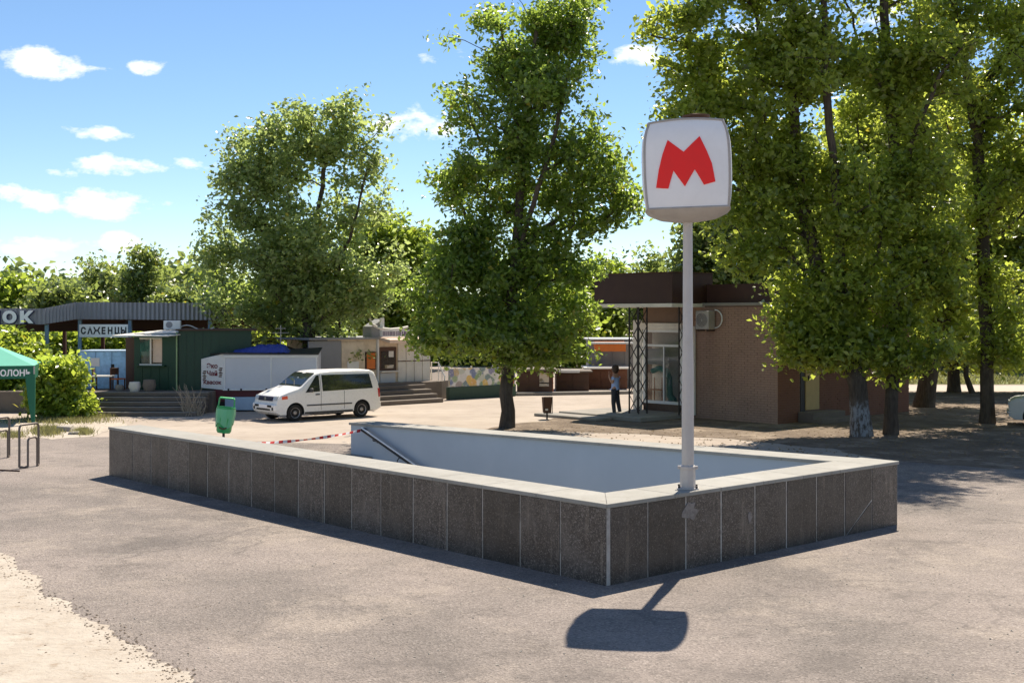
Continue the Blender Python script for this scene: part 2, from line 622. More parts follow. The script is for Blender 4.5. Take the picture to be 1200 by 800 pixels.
M = dict(
    asphalt=m_asphalt(), plaza=m_plaza(), dirt=m_dirt(), sand=m_sand(), granite=m_granite(), coping=m_coping(), plaster=m_plaster(),
    mortar=simple('mortar', (.44, .41, .37), .9, dirt=.95, dirtcol=(.12, .10, .08), scale=4, bump=.01),
    concrete=simple('concrete', (.26, .24, .21), .9, dirt=.5, scale=2, bump=.012),
    darkconc=simple('weathered steps', (.17, .14, .115), .92, dirt=.6, scale=2.5, bump=.015),
    white=simple('white paint', (.72, .72, .70), .45, dirt=.18, scale=2),
    vanwhite=simple('van paint', (.78, .77, .74), .28, dirt=.10, dirtcol=(.5, .45, .38), scale=1.4, bump=0, spec=.6),
    offwhite=simple('off white panel', (.72, .68, .61), .7, dirt=.35, scale=2),
    signwhite=simple('sign white', (.84, .83, .84), .5, dirt=.16, dirtcol=(.5, .48, .47), scale=1.6),
    red=simple('emblem red', (.88, .012, .010), .45, dirt=.15, scale=4),
    greymetal=simple('grey painted metal', (.40, .37, .345), .5, .1, dirt=.3, scale=5),
    polemetal=simple('pole paint', (.50, .465, .44), .42, .15, dirt=.22, dirtcol=(.34, .27, .22), scale=6),
    darkmetal=simple('dark metal', (.045, .04, .038), .5, .4, dirt=.3, scale=6),
    rust=simple('rusty brown', (.10, .05, .03), .8, .1, dirt=.5, scale=6),
    steel=simple('bare steel', (.42, .41, .40), .3, .9, dirt=.2, scale=8),
    rackmetal=simple('rack tube paint', (.17, .14, .12), .45, .4, dirt=.3, scale=10),
    blackrail=simple('black rail', (.02, .02, .022), .35, .2, dirt=.2, scale=8),
    fascia=m_corr('grey corrugated steel', (.25, .25, .28)),
    brownmetal=simple('brown sheet metal', (.050, .022, .017), .55, .1, dirt=.35, dirtcol=(.09, .045, .03), scale=2.5),
    underside=simple('rusty roof underside', (.075, .045, .032), .9, dirt=.5, scale=1.5),
    beam=simple('brown beam', (.09, .04, .027), .8, dirt=.4, scale=3),
    bluepaint=simple('blue paint', (.36, .60, .84), .6, dirt=.55, dirtcol=(.05, .10, .15), scale=4.5),
    postblue=simple('blue post paint', (.20, .32, .44), .6, dirt=.4, scale=6),
    lightblue=simple('light blue paint', (.35, .47, .60), .6, dirt=.25, scale=3),
    greenkiosk=simple('dark green paint', (.010, .046, .024), .5, dirt=.3, dirtcol=(.02, .03, .02), scale=4),
    greenbase=simple('faded green plinth', (.05, .085, .06), .8, dirt=.4, scale=3),
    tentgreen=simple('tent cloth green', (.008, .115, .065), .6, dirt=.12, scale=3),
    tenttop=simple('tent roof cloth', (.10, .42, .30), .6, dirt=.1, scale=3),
    bingreen=simple('green plastic', (.03, .38, .12), .35, dirt=.15, scale=6, spec=.5),
    bag=simple('thin plastic bag', (.14, .50, .26), .35, dirt=.15, scale=10),
    orange=simple('orange paint', (.65, .17, .03), .6, dirt=.3, scale=5),
    maroon=simple('maroon paint', (.10, .012, .02), .55, dirt=.3, scale=4),
    trailer=simple('pale trailer panel', (.56, .58, .62), .4, dirt=.14, scale=1.5),
    tarp=simple('blue tarpaulin', (.03, .05, .26), .5, dirt=.4, dirtcol=(.01, .015, .06), scale=6),
    beige=simple('beige wall', (.68, .57, .43), .8, dirt=.45, dirtcol=(.2, .12, .07), scale=3),
    shopgrey=simple('grey wall', (.26, .26, .27), .8, dirt=.2, scale=2),
    brownwall=simple('brown board', (.10, .055, .038), .75, dirt=.45, scale=3),
    cream=simple('cream door panel', (.46, .33, .15), .7, dirt=.3, scale=2),
    awning=simple('faded awning', (.74, .55, .42), .7, dirt=.3, scale=3),
    black=simple('black paint', (.012, .012, .014), .5, dirt=.1, scale=5),
    navy=simple('navy lettering', (.02, .02, .06), .5, dirt=.1, scale=5),
    maroontxt=simple('dark red lettering', (.16, .015, .03), .5, dirt=.1, scale=5),
    tyre=simple('tyre rubber', (.018, .017, .016), .85, dirt=.4, dirtcol=(.08, .07, .06), scale=8),
    rim=simple('wheel rim', (.36, .33, .31), .4, .5, dirt=.4, scale=12),
    carglass=m_glass('vehicle glass'), shopglass=m_glass('shop glass', (.05, .06, .06), .05, .35),
    lampglass=m_glass('headlight glass', (.45, .47, .45), .1), lampred=m_glass('red lamp', (.45, .015, .01), .15),
    lamporange=m_glass('indicator', (.70, .08, .02), .2),
    plastic=simple('grey bumper plastic', (.06, .06, .06), .6, dirt=.2, scale=6),
    rock=simple('broken concrete', (.40, .36, .30), .95, dirt=.5, scale=6, bump=.02),
    skin=simple('skin', (.42, .24, .17), .6, dirt=.08, scale=10), hair=simple('brown hair', (.05, .03, .02), .6, dirt=.2, scale=20),
    topblue=simple('blue top', (.32, .44, .72), .85, dirt=.2, scale=9), jeans=simple('dark trousers', (.035, .038, .05), .9, dirt=.3, scale=9),
    shoe=simple('shoe', (.30, .26, .22), .6, dirt=.2, scale=9), teal=simple('teal sheet', (.08, .42, .34), .5, dirt=.2, scale=6),
    bark=m_bark(), barkw=m_bark(True), canvas=simple('white board', (.70, .69, .66), .6, dirt=.12, scale=4),
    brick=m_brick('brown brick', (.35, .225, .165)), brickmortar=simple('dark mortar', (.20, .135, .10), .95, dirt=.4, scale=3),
    brickshade=m_brick('shaded brick', (.19, .092, .062)),  # pavilion side wall: its shade is put into the brick colour
    leaf_mid=m_leaf('maple leaves', (.025, .052, .012), (.15, .21, .045), (.54, .72, .11)),
    leaf_left=m_leaf('poplar leaves', (.07, .105, .04), (.23, .29, .11), (.66, .80, .24)),
    leaf_light=m_leaf('light leaves', (.09, .14, .02), (.20, .26, .04), (.62, .78, .10)),
    leaf_right=m_leaf('ash leaves', (.035, .060, .012), (.20, .25, .045), (.76, .88, .13)),
    leaf_bush=m_leaf('bush leaves', (.10, .16, .02), (.24, .32, .05), (.66, .80, .10)),
    leaf_far=m_leaf('distant leaves', (.07, .10, .03), (.15, .20, .055), (.42, .52, .12)),
    leaf_dry=m_leaf('dry grass', (.13, .12, .05), (.30, .27, .13), (.3, .3, .12)),
    lawn=simple('lawn base', (.16, .18, .06), .95, dirt=.5, scale=2, bump=.03),
)

# picture banner: printed blotches of fruit and goods
bn = Mat('printed banner', (.72, .70, .66), .6)
vv = bn.vor(3.2)
bn.blend(bn.thr(vv.outputs['Distance'], .78, .62), bn.ramp(vv.outputs['Color'], [(0, (.65, .15, .02)), (.28, (.70, .45, .05)), (.5, (.10, .14, .35)), (.68, (.15, .28, .06)), (.85, (.66, .62, .60)), (1, (.5, .06, .05))]), amount=.85)
bn.blend(bn.thr(bn.noise(14, 3), .55, .65), (.75, .72, .7), amount=.5)
M['banner'] = bn.m
pp = Mat('posters', (.60, .52, .42), .6)
vv = pp.vor(5)
pp.blend(pp.thr(vv.outputs['Distance'], .5, .3), pp.ramp(vv.outputs['Color'], [(0, (.5, .12, .03)), (.4, (.55, .4, .1)), (.7, (.12, .1, .08)), (1, (.7, .68, .62))]), amount=.9)
M['poster'] = pp.m

# ------------------------------------------------------------------ frames shared by the stairwell and the pavilion
A = Vector((1.21, 15.85, 0))
ROT = math.atan2(.670, .742)            # local x runs along the short wall, local y along the long wall
vx, vy = math.cos(ROT), math.sin(ROT)


def pit(t, s, z=0.0):
    return Vector((A.x + vx * t - vy * s, A.y + vy * t + vx * s, z))


LS, WT, CW, HW = 14.8, 6.94, .70, 1.05       # long wall, short wall, coping width, height

# ------------------------------------------------------------------ ground
hole = [tuple(pit(.05, .05)[:2]), tuple(pit(WT - .05, .05)[:2]), tuple(pit(WT - .05, LS - .02)[:2]), tuple(pit(.05, LS - .02)[:2])]
sheet('ground', [(-1200, -200), (1200, -200), (1200, 1600), (-1200, 1600)], 0, M['plaza'], [hole])


def G(*pts):
    return [tuple(gnd(x, y)[:2]) for x, y in pts]


asph = [(-60, -20), (60, -20), (60, 24)] + [(40, 33), (13, 31), (9.8, 30.6)] + \
    [tuple(pit(WT + 4.0, 3.6)[:2])] + [tuple(pit(WT + .2, 3.3)[:2])] + [tuple(pit(WT + 1.0, LS - 3)[:2]), tuple(pit(WT + .6, LS + 2)[:2])] + G((250, 516), (128, 512), (40, 514), (-60, 516), (-400, 520)) + [(-60, 30)]
sheet('asphalt', ragged(asph, .5, .07, 3), .004, M['asphalt'], [hole])
earth = G((1060, 541), (975, 525), (860, 514), (740, 508), (640, 506), (560, 504), (585, 498), (640, 494), (655, 489)) + [tuple(gnd(740, 484)[:2])] + [(8, 46), (14, 53), (17.5, 56), (60, 56), (60, 27)] + G((1165, 549))
sheet('earth', ragged(earth, .4, .12, 5), .008, M['dirt'], [])
sand = [(-30, -5), (-2.2, -5), (-2.6, 6.0), (-2.9, 10.2)] + G((226, 800), (178, 768), (128, 735), (62, 700), (30, 668), (0, 648), (-80, 620), (-260, 580)) + [(-30, 22)]
sheet('sand_patch', ragged(sand, .07, .05, 8), .008, M['sand'])
verge = G((-80, 512), (20, 511), (60, 515), (105, 512), (128, 503), (150, 497), (105, 492), (-80, 490))
sheet('verge', ragged(verge, .3, .08, 9), .008, M['sand'])
lawnp = [(12, 62.5), (120, 60), (160, 110), (10, 110)]
sheet('lawn', ragged(lawnp, .8, .15, 11), .012, M['lawn'])
fp = [(8, 56.6), (90, 55.5), (90, 60.5), (8, 61.2)]
sheet('footpath', ragged(fp, .8, .08, 12), .016, simple('light path', (.44, .38, .32), .9, dirt=.3, scale=2))

# ------------------------------------------------------------------ stairwell parapet
par = thing('stairwell_parapet', 'dark granite clad parapet with pale coping round the underground stairs', 'parapet', A, ROT)
farz = lambda s: HW - .27 * s / LS           # the far wall is a little lower at its open end
mb = MB()
mb.box(-.014, .60, -.014, LS - .02, -3.9, HW - .056)
mb.box(.60, WT - .60, -.014, .60, -3.9, HW - .056)
mb.hexa([(WT - .60, -.014, -3.9), (WT - .0, -.014, -3.9), (WT - .03, LS - .02, -3.9), (WT - .60, LS - .02, -3.9),
         (WT - .60, -.014, HW - .056), (WT - .0, -.014, HW - .056), (WT - .03, LS - .02, farz(LS) - .05), (WT - .60, LS - .02, farz(LS) - .05)])
mb.build('wall_core', M['mortar'], par)
mb = MB()
mb.box(.60, .635, .635, LS - .02, -3.85, HW - .052)
mb.build('inner_plaster', M['plaster'], par)
mb = MB()
mb.box(.60, WT - .60, .60, .635, -3.85, HW - .052)
mb.build('inner_plaster', M['plaster'], par)
# long far face: cut along its length so that it carries a slightly uneven hand-plastered surface
N, K = 60, 16
mb = MB()
vs, fs = [], []
rng = random.Random(3)
for i in range(N + 1):
    s = .635 + (LS - .02 - .635) * i / N
    for k in range(K + 1):
        z = -3.85 + (farz(s) - .052 + 3.85) * k / K
        vs.append((WT - .64 + .006 * math.sin(i * .7) * math.cos(k * .9) + rng.uniform(-.0012, .0012), s, z))
for i in range(N):
    for k in range(K):
        a = i * (K + 1) + k
        fs.append((a, a + 1, a + K + 2, a + K + 1))
mb.add(vs, fs)
mb.box(WT - .628, WT - .60, .61, LS - .021, -3.84, farz(LS) - .06)
mb.box(WT - .645, WT - .03, LS - .02, LS, -.3, farz(LS) - .052)
mb.build('inner_plaster', M['plaster'], par, smooth=30)

# granite panels of the long wall, 5 mm to 12 mm proud of the mortar
ZB, ZT = .0, HW - .055
def slab(x0, x1, z0=ZB, z1=ZT, depth=.045, uneven=0.0):
    """panel lying along local x, face at -y"""
    b = MB()
    b.box(x0, x1, -depth - uneven, 0, z0, z1)
    return b


edges_long = [0.0]
while edges_long[-1] < LS - .5:
    edges_long.append(edges_long[-1] + rng.uniform(.76, .83))
edges_long[-1] = LS
first = None
for i in range(len(edges_long) - 1):
    a, b = edges_long[i], edges_long[i + 1]
    g = rng.uniform(.009, .017)
    mb = MB()
    d = rng.uniform(.0, .005)
    mb.box(-.02 - d, .03, a + g + (.0 if i else -.02), b - g, ZB, ZT - rng.uniform(0, .01))
    mb.build('granite_panel', M['granite'], par, bevel=.004)
ne = 9
for i in range(ne):
    w = WT / ne
    a, b = i * w, (i + 1) * w
    g = rng.uniform(.011, .019)
    d = rng.uniform(.0, .005)
    if i == 0:
        a = .045
    if i == 7:      # the panel with a mended diagonal break
        y0, y1 = -.02 - d, .03
        x0, x1 = a + g, b - g
        for tri in ([(x0, ZB), (x1, .50), (x1, ZT), (x0, ZT)], [(x0 + .035, ZB), (x1, ZB), (x1, .46)]):
            mb = MB()
            n = len(tri)
            vs = [(x, y0, z) for x, z in tri] + [(x, y1, z) for x, z in tri]
            fs = [tuple(range(n)), tuple(reversed(range(n, 2 * n)))] + [((i2 + 1) % n, i2, n + i2, n + (i2 + 1) % n) for i2 in range(n)]
            mb.add(vs, fs)
            mb.build('granite_panel', M['granite'], par)
        continue
    mb = MB()
    mb.box(a + g, b - g, -.02 - d, .03, ZB, ZT - rng.uniform(0, .01))
    mb.build('granite_panel', M['granite'], par, bevel=.004)
for (cx_, cz_, sc_, sd_) in ((1.62, .78, .16, 2), (2.95, .55, .10, 5)):
    rr = random.Random(sd_)
    b = MB()
    nn_ = 14
    ring_ = [(cx_ + sc_ * rr.uniform(.45, 1.15) * math.cos(2 * math.pi * k / nn_) * (1.1 if sd_ == 2 else .6), cz_ + sc_ * rr.uniform(.5, 1.1) * math.sin(2 * math.pi * k / nn_)) for k in range(nn_)]
    b.add([(x, -.0285, z) for x, z in ring_] + [(x, -.0, z) for x, z in ring_], [tuple(range(nn_))] + [((k + 1) % nn_, k, nn_ + k, nn_ + (k + 1) % nn_) for k in range(nn_)])
    b.build('lime_splash', simple('lime splash', (.24, .215, .195), .9, dirt=.8, dirtcol=(.09, .07, .055), scale=14), par)
# outer far side and ends
for i in range(18):
    a, b = i * LS / 18, (i + 1) * LS / 18
    mb = MB()
    zt = lambda s: farz(s) - .057
    mb.hexa([(WT - .03, a + .01, 0), (WT + .02, a + .01, 0), (WT + .02, b - .01, 0), (WT - .03, b - .01, 0),
             (WT - .03, a + .01, zt(a)), (WT + .02, a + .01, zt(a)), (WT + .02, b - .01, zt(b)), (WT - .03, b - .01, zt(b))])
    mb.build('granite_panel', M['granite'], par)
mb = MB()
mb.box(.0, .62, LS - .02, LS + .02, 0, ZT)
mb.build('granite_panel', M['granite'], par)
# coping slabs
def cope(quad, zf, name='coping_slab'):
    mb = MB()
    lo = [(x, y, zf(y) - .055) for x, y in quad]
    hi = [(x, y, zf(y)) for x, y in quad]
    mb.hexa(lo + hi)
    mb.build(name, M['coping'], par, bevel=.006)


flat = lambda s: HW
n = 12
cope([(-.035, -.035), (CW, CW - .003), (CW, 1.28), (-.035, 1.28)], flat)
for i in range(n):
    a, b = 1.285 + (LS + .02 - 1.285) * i / n, 1.285 + (LS + .02 - 1.285) * (i + 1) / n - .006
    cope([(-.035, a), (CW, a), (CW, b), (-.035, b)], flat)
n = 5
cope([(-.03, -.035), (1.3, -.035), (1.3, CW), (CW + .004, CW)], flat)
for i in range(n):
    a, b = 1.306 + (WT - .71 - 1.306) * i / n, 1.306 + (WT - .71 - 1.306) * (i + 1) / n - .006
    cope([(a, -.035), (b, -.035), (b, CW), (a, CW)], flat)
cope([(WT - .71, -.035), (WT + .035, -.035), (WT + .035, CW), (WT - .71, CW)], flat)
n = 13
for i in range(n):
    a, b = CW + .006 + (LS + .02 - CW) * i / n, CW + (LS + .02 - CW) * (i + 1) / n
    cope([(WT - CW, a), (WT + .035, a), (WT + .035, b), (WT - CW, b)], farz)

# stairs going down
mb = MB()
y = LS - .02
z = .0
mb.box(.64, WT - .66, y - .9, y, -.2, -.002)
y -= .9
for k in range(24):
    z -= .15
    mb.box(.64, WT - .66, y - .32, y, z - .3, z)
    y -= .32
mb.box(.64, WT - .66, .64, y, z - .3, z)
st = mb.build('stairs', M['concrete'])
st.location = A
st.rotation_euler = (0, 0, ROT)
tag(st, kind='structure')

# handrail on the far wall
hr = thing('stair_handrail', 'black tube handrail bracketed to the blue grey wall of the stairwell', 'handrail', A, ROT)
p0, p1 = Vector((WT - .80, 14.1, .66)), Vector((WT - .80, 3.2, -3.0))
mb = MB()
mb.tube([p0 + Vector((.13, .03, -.02)), p0 + Vector((.05, .06, 0)), p0, p1], .046, 10)
mb.build('rail', M['blackrail'], hr, smooth=40)
mb = MB()
q0, q1 = p0 + Vector((0, -.02, .012)), p1 + Vector((0, 0, .012))
mb.tube([p0 + Vector((-.014, .0, .040)), p1 + Vector((-.014, .0, .040))], .022, 8)
mb.build('highlight_strip', M['white'], hr, smooth=40)  # white strip stands for the highlight along the black tube
mb = MB()
q = p0 + Vector((.0, -.9, -.9 * .336))
for k in range(5):
    b = MB()
    c = p0.lerp(p1, .04 + .22 * k)
    b.tube([c, c + Vector((.02, 0, -.10)), c + Vector((.15, 0, -.12))], .014, 6)
    b.lathe([(.045, 0), (.045, .01)], 12, 'X', tuple(c + Vector((.148, 0, -.12))))
    b.build('bracket', M['blackrail'], hr)
b = MB()      # open scroll under the upper end
c = p0.lerp(p1, .15) + Vector((0, 0, -.13))
b.tube([c + Vector((0, .20 * math.cos(t), .14 * math.sin(t))) for t in [k * math.pi / 8 for k in range(-2, 11)]], .013, 6)
b.build('scroll', M['blackrail'], hr)

# barrier tape across the entrance
ta = pit(WT - .85, 14.1, .64)
tb = pit(.66, 12.4, .86)
rope = []
for k in range(41):
    f = k / 40
    p = ta.lerp(tb, f)
    p.z -= .55 * f * (1 - f)
    rope.append(p)
m_t = Mat('red and white tape', (.75, .72, .70), .5)
wv = m_t.n.new('ShaderNodeAttribute')
wv.attribute_name = 'stripe'
m_t.blend(wv.outputs['Fac'], (.62, .04, .04))
me = bpy.data.meshes.new('barrier_tape')
vs, fs = [], []
for k, p in enumerate(rope):
    tw = math.sin(k * .33) * 1.0
    dv = Vector((0, math.sin(tw) * .035, math.cos(tw) * .035))
    nn = Vector((.001, 0, 0))
    vs += [tuple(p + dv), tuple(p - dv)]
for k in range(40):
    fs.append((2 * k, 2 * k + 1, 2 * k + 3, 2 * k + 2))
me.from_pydata(vs, [], fs)
atr = me.attributes.new('stripe', 'FLOAT', 'FACE')
atr.data.foreach_set('value', [float((k % 2) == 0) for k in range(40)])
me.materials.append(m_t.m)
o = bpy.data.objects.new('barrier_tape', me)
COL.objects.link(o)
tag(o, 'red and white barrier tape sagging across the top of the stairs', 'barrier tape')

# ------------------------------------------------------------------ metro sign on its pole
SX, SY = 2.447, 17.25
sg = thing('station_sign', 'square white lantern sign with a red letter M on a tall grey pole', 'sign', (SX, SY, HW), R(-7.5))
mb = MB()
mb.lathe([(.085, .30), (.083, 1.6), (.07, 2.2), (.066, 3.72)], 24)
mb.build('pole', M['polemetal'], sg, smooth=40)
mb = MB()
mb.box(-.15, .15, -.13, .13, .0, .018)
mb.build('base_plate', M['polemetal'], sg, bevel=.004)
mb = MB()
mb.lathe([(.108, .018), (.106, .27), (.116, .275), (.116, .31), (.088, .33)], 8)
mb.build('collar', M['polemetal'], sg)
for k in range(4):
    b = MB()
    b.lathe([(.018, 0.018), (.018, .045)], 6, 'Z', ((-.12, .12)[k % 2], (-.1, .1)[k // 2], 0))
    b.build('bolt', M['darkmetal'], sg)
for k in range(2):      # clamp lugs of the collar
    b = MB()
    b.box((-.14, .10)[k], (-.10, .14)[k], -.022, .022, .27, .315)
    b.build('clamp_lug', M['polemetal'], sg, bevel=.005)
head = bpy.data.objects.new('lantern', None)
COL.objects.link(head)
head.parent = sg
head.location = (0, 0, 3.86)
head.rotation_euler = (R(0), R(-1.6), 0)
head.scale = (.915, .84, 1)


def hw(z):      # half width by height 0..1
    return .622 - (.085 * ((z - .45) / .55) ** 4 if z > .45 else .03 * ((.45 - z) / .45) ** 2)


HB = 1.17
def surf(x, z, off=0.0):       # x in -1..1, z in 0..1 -> point on the front face
    h = hw(z)
    d = h + .055 * (1 - x * x) * (1 - (2 * z - 1) ** 4 * .5) + off
    return (x * h, -d, z * HB + .035 * (1 - x * x) * z)


N = 16
for k in range(4):
    mb = MB()
    vs, fs = [], []
    for i in range(N + 1):
        for j in range(N + 1):
            vs.append(surf((i / N * 2 - 1) * .985, .012 + .976 * j / N))
    for i in range(N):
        for j in range(N):
            a = i * (N + 1) + j
            fs.append((a, a + N + 1, a + N + 2, a + 1))
    mb.T = Matrix.Rotation(k * math.pi / 2, 4, 'Z')
    mb.add(vs, fs)
    mb.build('face_panel', M['signwhite'], head, smooth=50)
    # red letter on the front and back faces
    if k % 2:
        continue
    pts = [(292, 517), (312, 410), (335, 320), (365, 237), (410, 276), (455, 314), (500, 270), (549, 224), (585, 310), (612, 385), (630, 494), (598, 503),
           (565, 512), (540, 465), (515, 420), (486, 468), (457, 518), (425, 470), (395, 422), (378, 475), (362, 526), (326, 522)]
    bm = bmesh.new()
    sc_ = 1.0 / 240.0
    f = bm.faces.new([bm.verts.new(((px - 472) * sc_, 0, (240 + (378 - py) * .91) / 480.0)) for px, py in pts])
    bmesh.ops.triangulate(bm, faces=[f])
    for _ in range(3):
        bmesh.ops.subdivide_edges(bm, edges=[e for e in bm.edges if e.calc_length() > .12], cuts=1)
    bmesh.ops.triangulate(bm, faces=bm.faces)
    r = bmesh.ops.extrude_face_region(bm, geom=bm.faces[:])
    ext = {v for v in r['geom'] if isinstance(v, bmesh.types.BMVert)}
    for v in bm.verts:
        v.co = Matrix.Rotation(k * math.pi / 2, 4, 'Z') @ Vector(surf(v.co.x, v.co.z, .012 if v in ext else .0005))
    bmesh.ops.recalc_face_normals(bm, faces=bm.faces)
    me = bpy.data.meshes.new('letter')
    bm.to_mesh(me)
    bm.free()
    me.materials.append(M['red'])
    o = bpy.data.objects.new('letter', me)
    COL.objects.link(o)
    o.parent = head
for k in range(4):
    Rk = Matrix.Rotation(k * math.pi / 2, 4, 'Z')
    b = MB()
    b.T = Rk
    b.tube([(hw(j / 12) * 1.0, -hw(j / 12) * 1.0 - .0, j / 12 * HB) for j in range(13)], .020, 6)
    for zz in (0.0, 1.0):
        b.tube([surf(-1 + 2 * i / 12, zz, .004) for i in range(13)], .017, 6)
    b.build('frame_edge', M['greymetal'], head, smooth=40)
mb = MB()       # shallow pan under the lantern
rings = []
for (sc, zz, rnd) in ((1.0, -.005, 0), (.93, -.055, .15), (.72, -.115, .4), (.40, -.15, .8), (.16, -.165, 1)):
    ring = []
    for k in range(40):
        t = 2 * math.pi * k / 40 + math.pi / 4
        c, s_ = math.cos(t), math.sin(t)
        q = 1 / max(abs(c), abs(s_))
        q = q * (1 - rnd) + rnd
        w = hw(0) * sc
        bul = 1 + .09 * (1 - min(abs(c), abs(s_)) / max(abs(c), abs(s_))) * (1 - rnd)
        ring.append((c * q * w * bul, s_ * q * w * bul, zz))
    rings.append(ring)
vs = [p for r_ in rings for p in r_]
fs = []
for i in range(len(rings) - 1):
    for k in range(40):
        k2 = (k + 1) % 40
        fs.append((i * 40 + k2, i * 40 + k, (i + 1) * 40 + k, (i + 1) * 40 + k2))
fs.append(tuple(160 + k for k in range(39, -1, -1)))
mb.add(vs, fs)
mb.build('bottom_pan', M['greymetal'], head, smooth=50)
mb = MB()
h1 = hw(1.0)
vs, fs = [], []
for i in range(9):
    for j in range(9):
        x, y_ = -1 + i / 4, -1 + j / 4
        e = 1.0
        vs.append((x * h1 * (1 + .1 * (1 - y_ * y_) * (abs(x) > .9)), y_ * h1 * (1 + .1 * (1 - x * x) * (abs(y_) > .9)), HB + .06 * (1 - x * x) * (1 - y_ * y_)))
for i in range(8):
    for j in range(8):
        a = i * 9 + j
        fs.append((a, a + 9, a + 10, a + 1))
mb.add(vs, fs)
mb.build('top_plate', M['greymetal'], head, smooth=50)
mb = MB()
mb.lathe([(.17, HB + .03), (.19, HB + .10), (.21, HB + .11), (.21, HB + .135), (.05, HB + .16)], 24, 'Z', (.16, -.1, 0))
mb.build('top_cap', M['rust'], head, smooth=40)

# ------------------------------------------------------------------ brick pavilion
B = Vector((8.44, 39.4, 0))
pv = thing('brick_pavilion', 'low brown brick pavilion with a glazed front beyond the stairwell', 'building', B, ROT)
BH = 3.78
mb = MB()
mb.box(.02, 7.95, .02, 3.62, 0, BH)
mb.box(.6, 7.95, 3.62, 6.14, 0, BH)
mb.box(.02, .6, 3.62, 3.9, 0, BH)
mb.box(.02, .6, 3.9, 5.72, 3.22, BH)
mb.box(.02, .6, 3.9, 5.72, 0, .40)
wallc = mb.build('wall_core', M['brickmortar'], pv)


def bricks(name, mat, L, along, z0, z1, off, parent, skip=None, seed=1, bl=.26, bh=.078):
    """running bond of proud bricks; along 'y' = front face (x=0), 'x' = side face (y=0)"""
    rg = random.Random(seed)
    b = MB()
    rows = int((z1 - z0) / bh)
    for r_ in range(rows):
        z = z0 + r_ * bh
        a = -bl * (r_ % 2) / 2
        while a < L:
            a0, a1 = max(a, 0) + .005, min(a + bl, L) - .005
            a += bl
            if a1 - a0 < .03 or (skip and skip((a0 + a1) / 2, z)):
                continue
            d = rg.uniform(.008, .02)
            if along == 'y':
                b.box(-d + .02, .03, a0 + off, a1 + off, z + .005, z + bh - .005)
            else:
                b.box(a0 + off, a1 + off, -d + .02, .03, z + .005, z + bh - .005)
    o = b.build(name, mat, parent)
    o['kind'] = 'stuff'
    return o


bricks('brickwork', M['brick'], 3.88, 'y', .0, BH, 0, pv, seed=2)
bricks('brickwork', M['brickshade'], 1.2, 'x', .0, BH, 0.03, pv, seed=3)
bricks('brickwork', M['brickshade'], 5.6, 'x', .0, BH, 2.35, pv, seed=4)
mb = MB()
mb.box(-.10, 8.05, -.10, 6.24, BH, BH + .10)
mb.build('roof_edge', M['concrete'], pv, bevel=.01)
mb = MB()
mb.box(.15, 7.9, .15, 2.98, BH + .10, BH + .72)
mb.build('roof_parapet', M['brownmetal'], pv)
# doorway on the side
dr = MB().box(1.52, 2.28, -.03, .03, .38, 2.95).build('side_door', M['cream'], pv, bevel=.006)
MB().box(1.62, 1.66, -.07, -.03, 1.35, 1.5).build('handle', M['darkmetal'], dr)
MB().box(1.26, 1.50, .0, .019, .2, 3.0).build('recess_shade', M['black'], pv)  # flat black strip painted in place of a recess in shade
MB().box(1.24, 2.34, -.16, .0, 2.97, 3.08).build('door_lintel', M['concrete'], pv)
for k in range(2):
    MB().box(1.1 - .1 * k, 2.9 + .5 * k, -.62 - .38 * k, .0 - .62 * k, 0, .34 - .17 * k).build('door_step', M['darkconc'], pv, bevel=.02)
# shop window
MB().box(-.03, .02, 5.74, 6.16, 0, 3.3).build('corner_pier', M['offwhite'], pv, bevel=.01)
MB().box(.02, .02 + .3, 3.92, 5.72, .0, .40).build('plinth', M['brownwall'], pv)
MB().box(-.09, .13, 3.90, 5.76, 2.98, 3.20).build('shutter_box', M['offwhite'], pv, bevel=.01)
wf = MB()
for (y0, y1, z0, z1) in ((3.92, 4.02, .40, 2.98), (5.62, 5.72, .40, 2.98), (4.02, 5.62, .40, .50), (4.02, 5.62, 2.88, 2.98), (4.02, 5.62, 2.38, 2.46), (4.74, 4.79, .50, 2.38)):
    wf.box(.0, .09, y0, y1, z0, z1)
wfo = wf.build('window_frame', M['white'], pv, bevel=.005)
for (y0, y1, z0, z1) in ((4.02, 4.74, .50, 2.38), (4.79, 5.62, .50, 2.38), (4.02, 5.62, 2.46, 2.88)):
    MB().box(.04, .05, y0, y1, z0, z1).build('pane', M['shopglass'], wfo)
MB().box(.50, .59, 3.92, 5.72, .40, 3.2).build('display_back', M['offwhite'], pv)  # pale back stands in for bright reflections on the panes
MB().box(.06, .5, 3.92, 5.72, .36, .405).build('display_floor', M['offwhite'], pv)
MB().box(.09, .45, 4.9, 5.6, 1.75, 2.3).build('display_box', M['white'], pv, bevel=.01)
b = MB()
b.tube([(.25, 5.5, 1.5), (.25, 5.2, 1.62), (.25, 4.85, 1.55), (.25, 4.72, 1.3), (.25, 4.70, .7), (.25, 4.5, .46)], [.09, .10, .11, .11, .12, .16], 10)
b.build('teal_shape', M['teal'], pv, smooth=60)  # curved teal tube inside the window
b = MB()
b.tube([(.2, 5.35, .42), (.2, 5.35, 1.3)], .02, 6)
b.tube([(.2, 5.0, .42), (.2, 5.0, 1.3)], .02, 6)
b.box(.1, .3, 4.95, 5.4, .85, .89)
b.build('display_stand', M['orange'], pv)
b = MB()
b.tube([(-.04, 3.35, .1), (-.04, 3.35, 3.1)], .045, 8)
b.build('drain_pipe', M['offwhite'], pv, smooth=40)
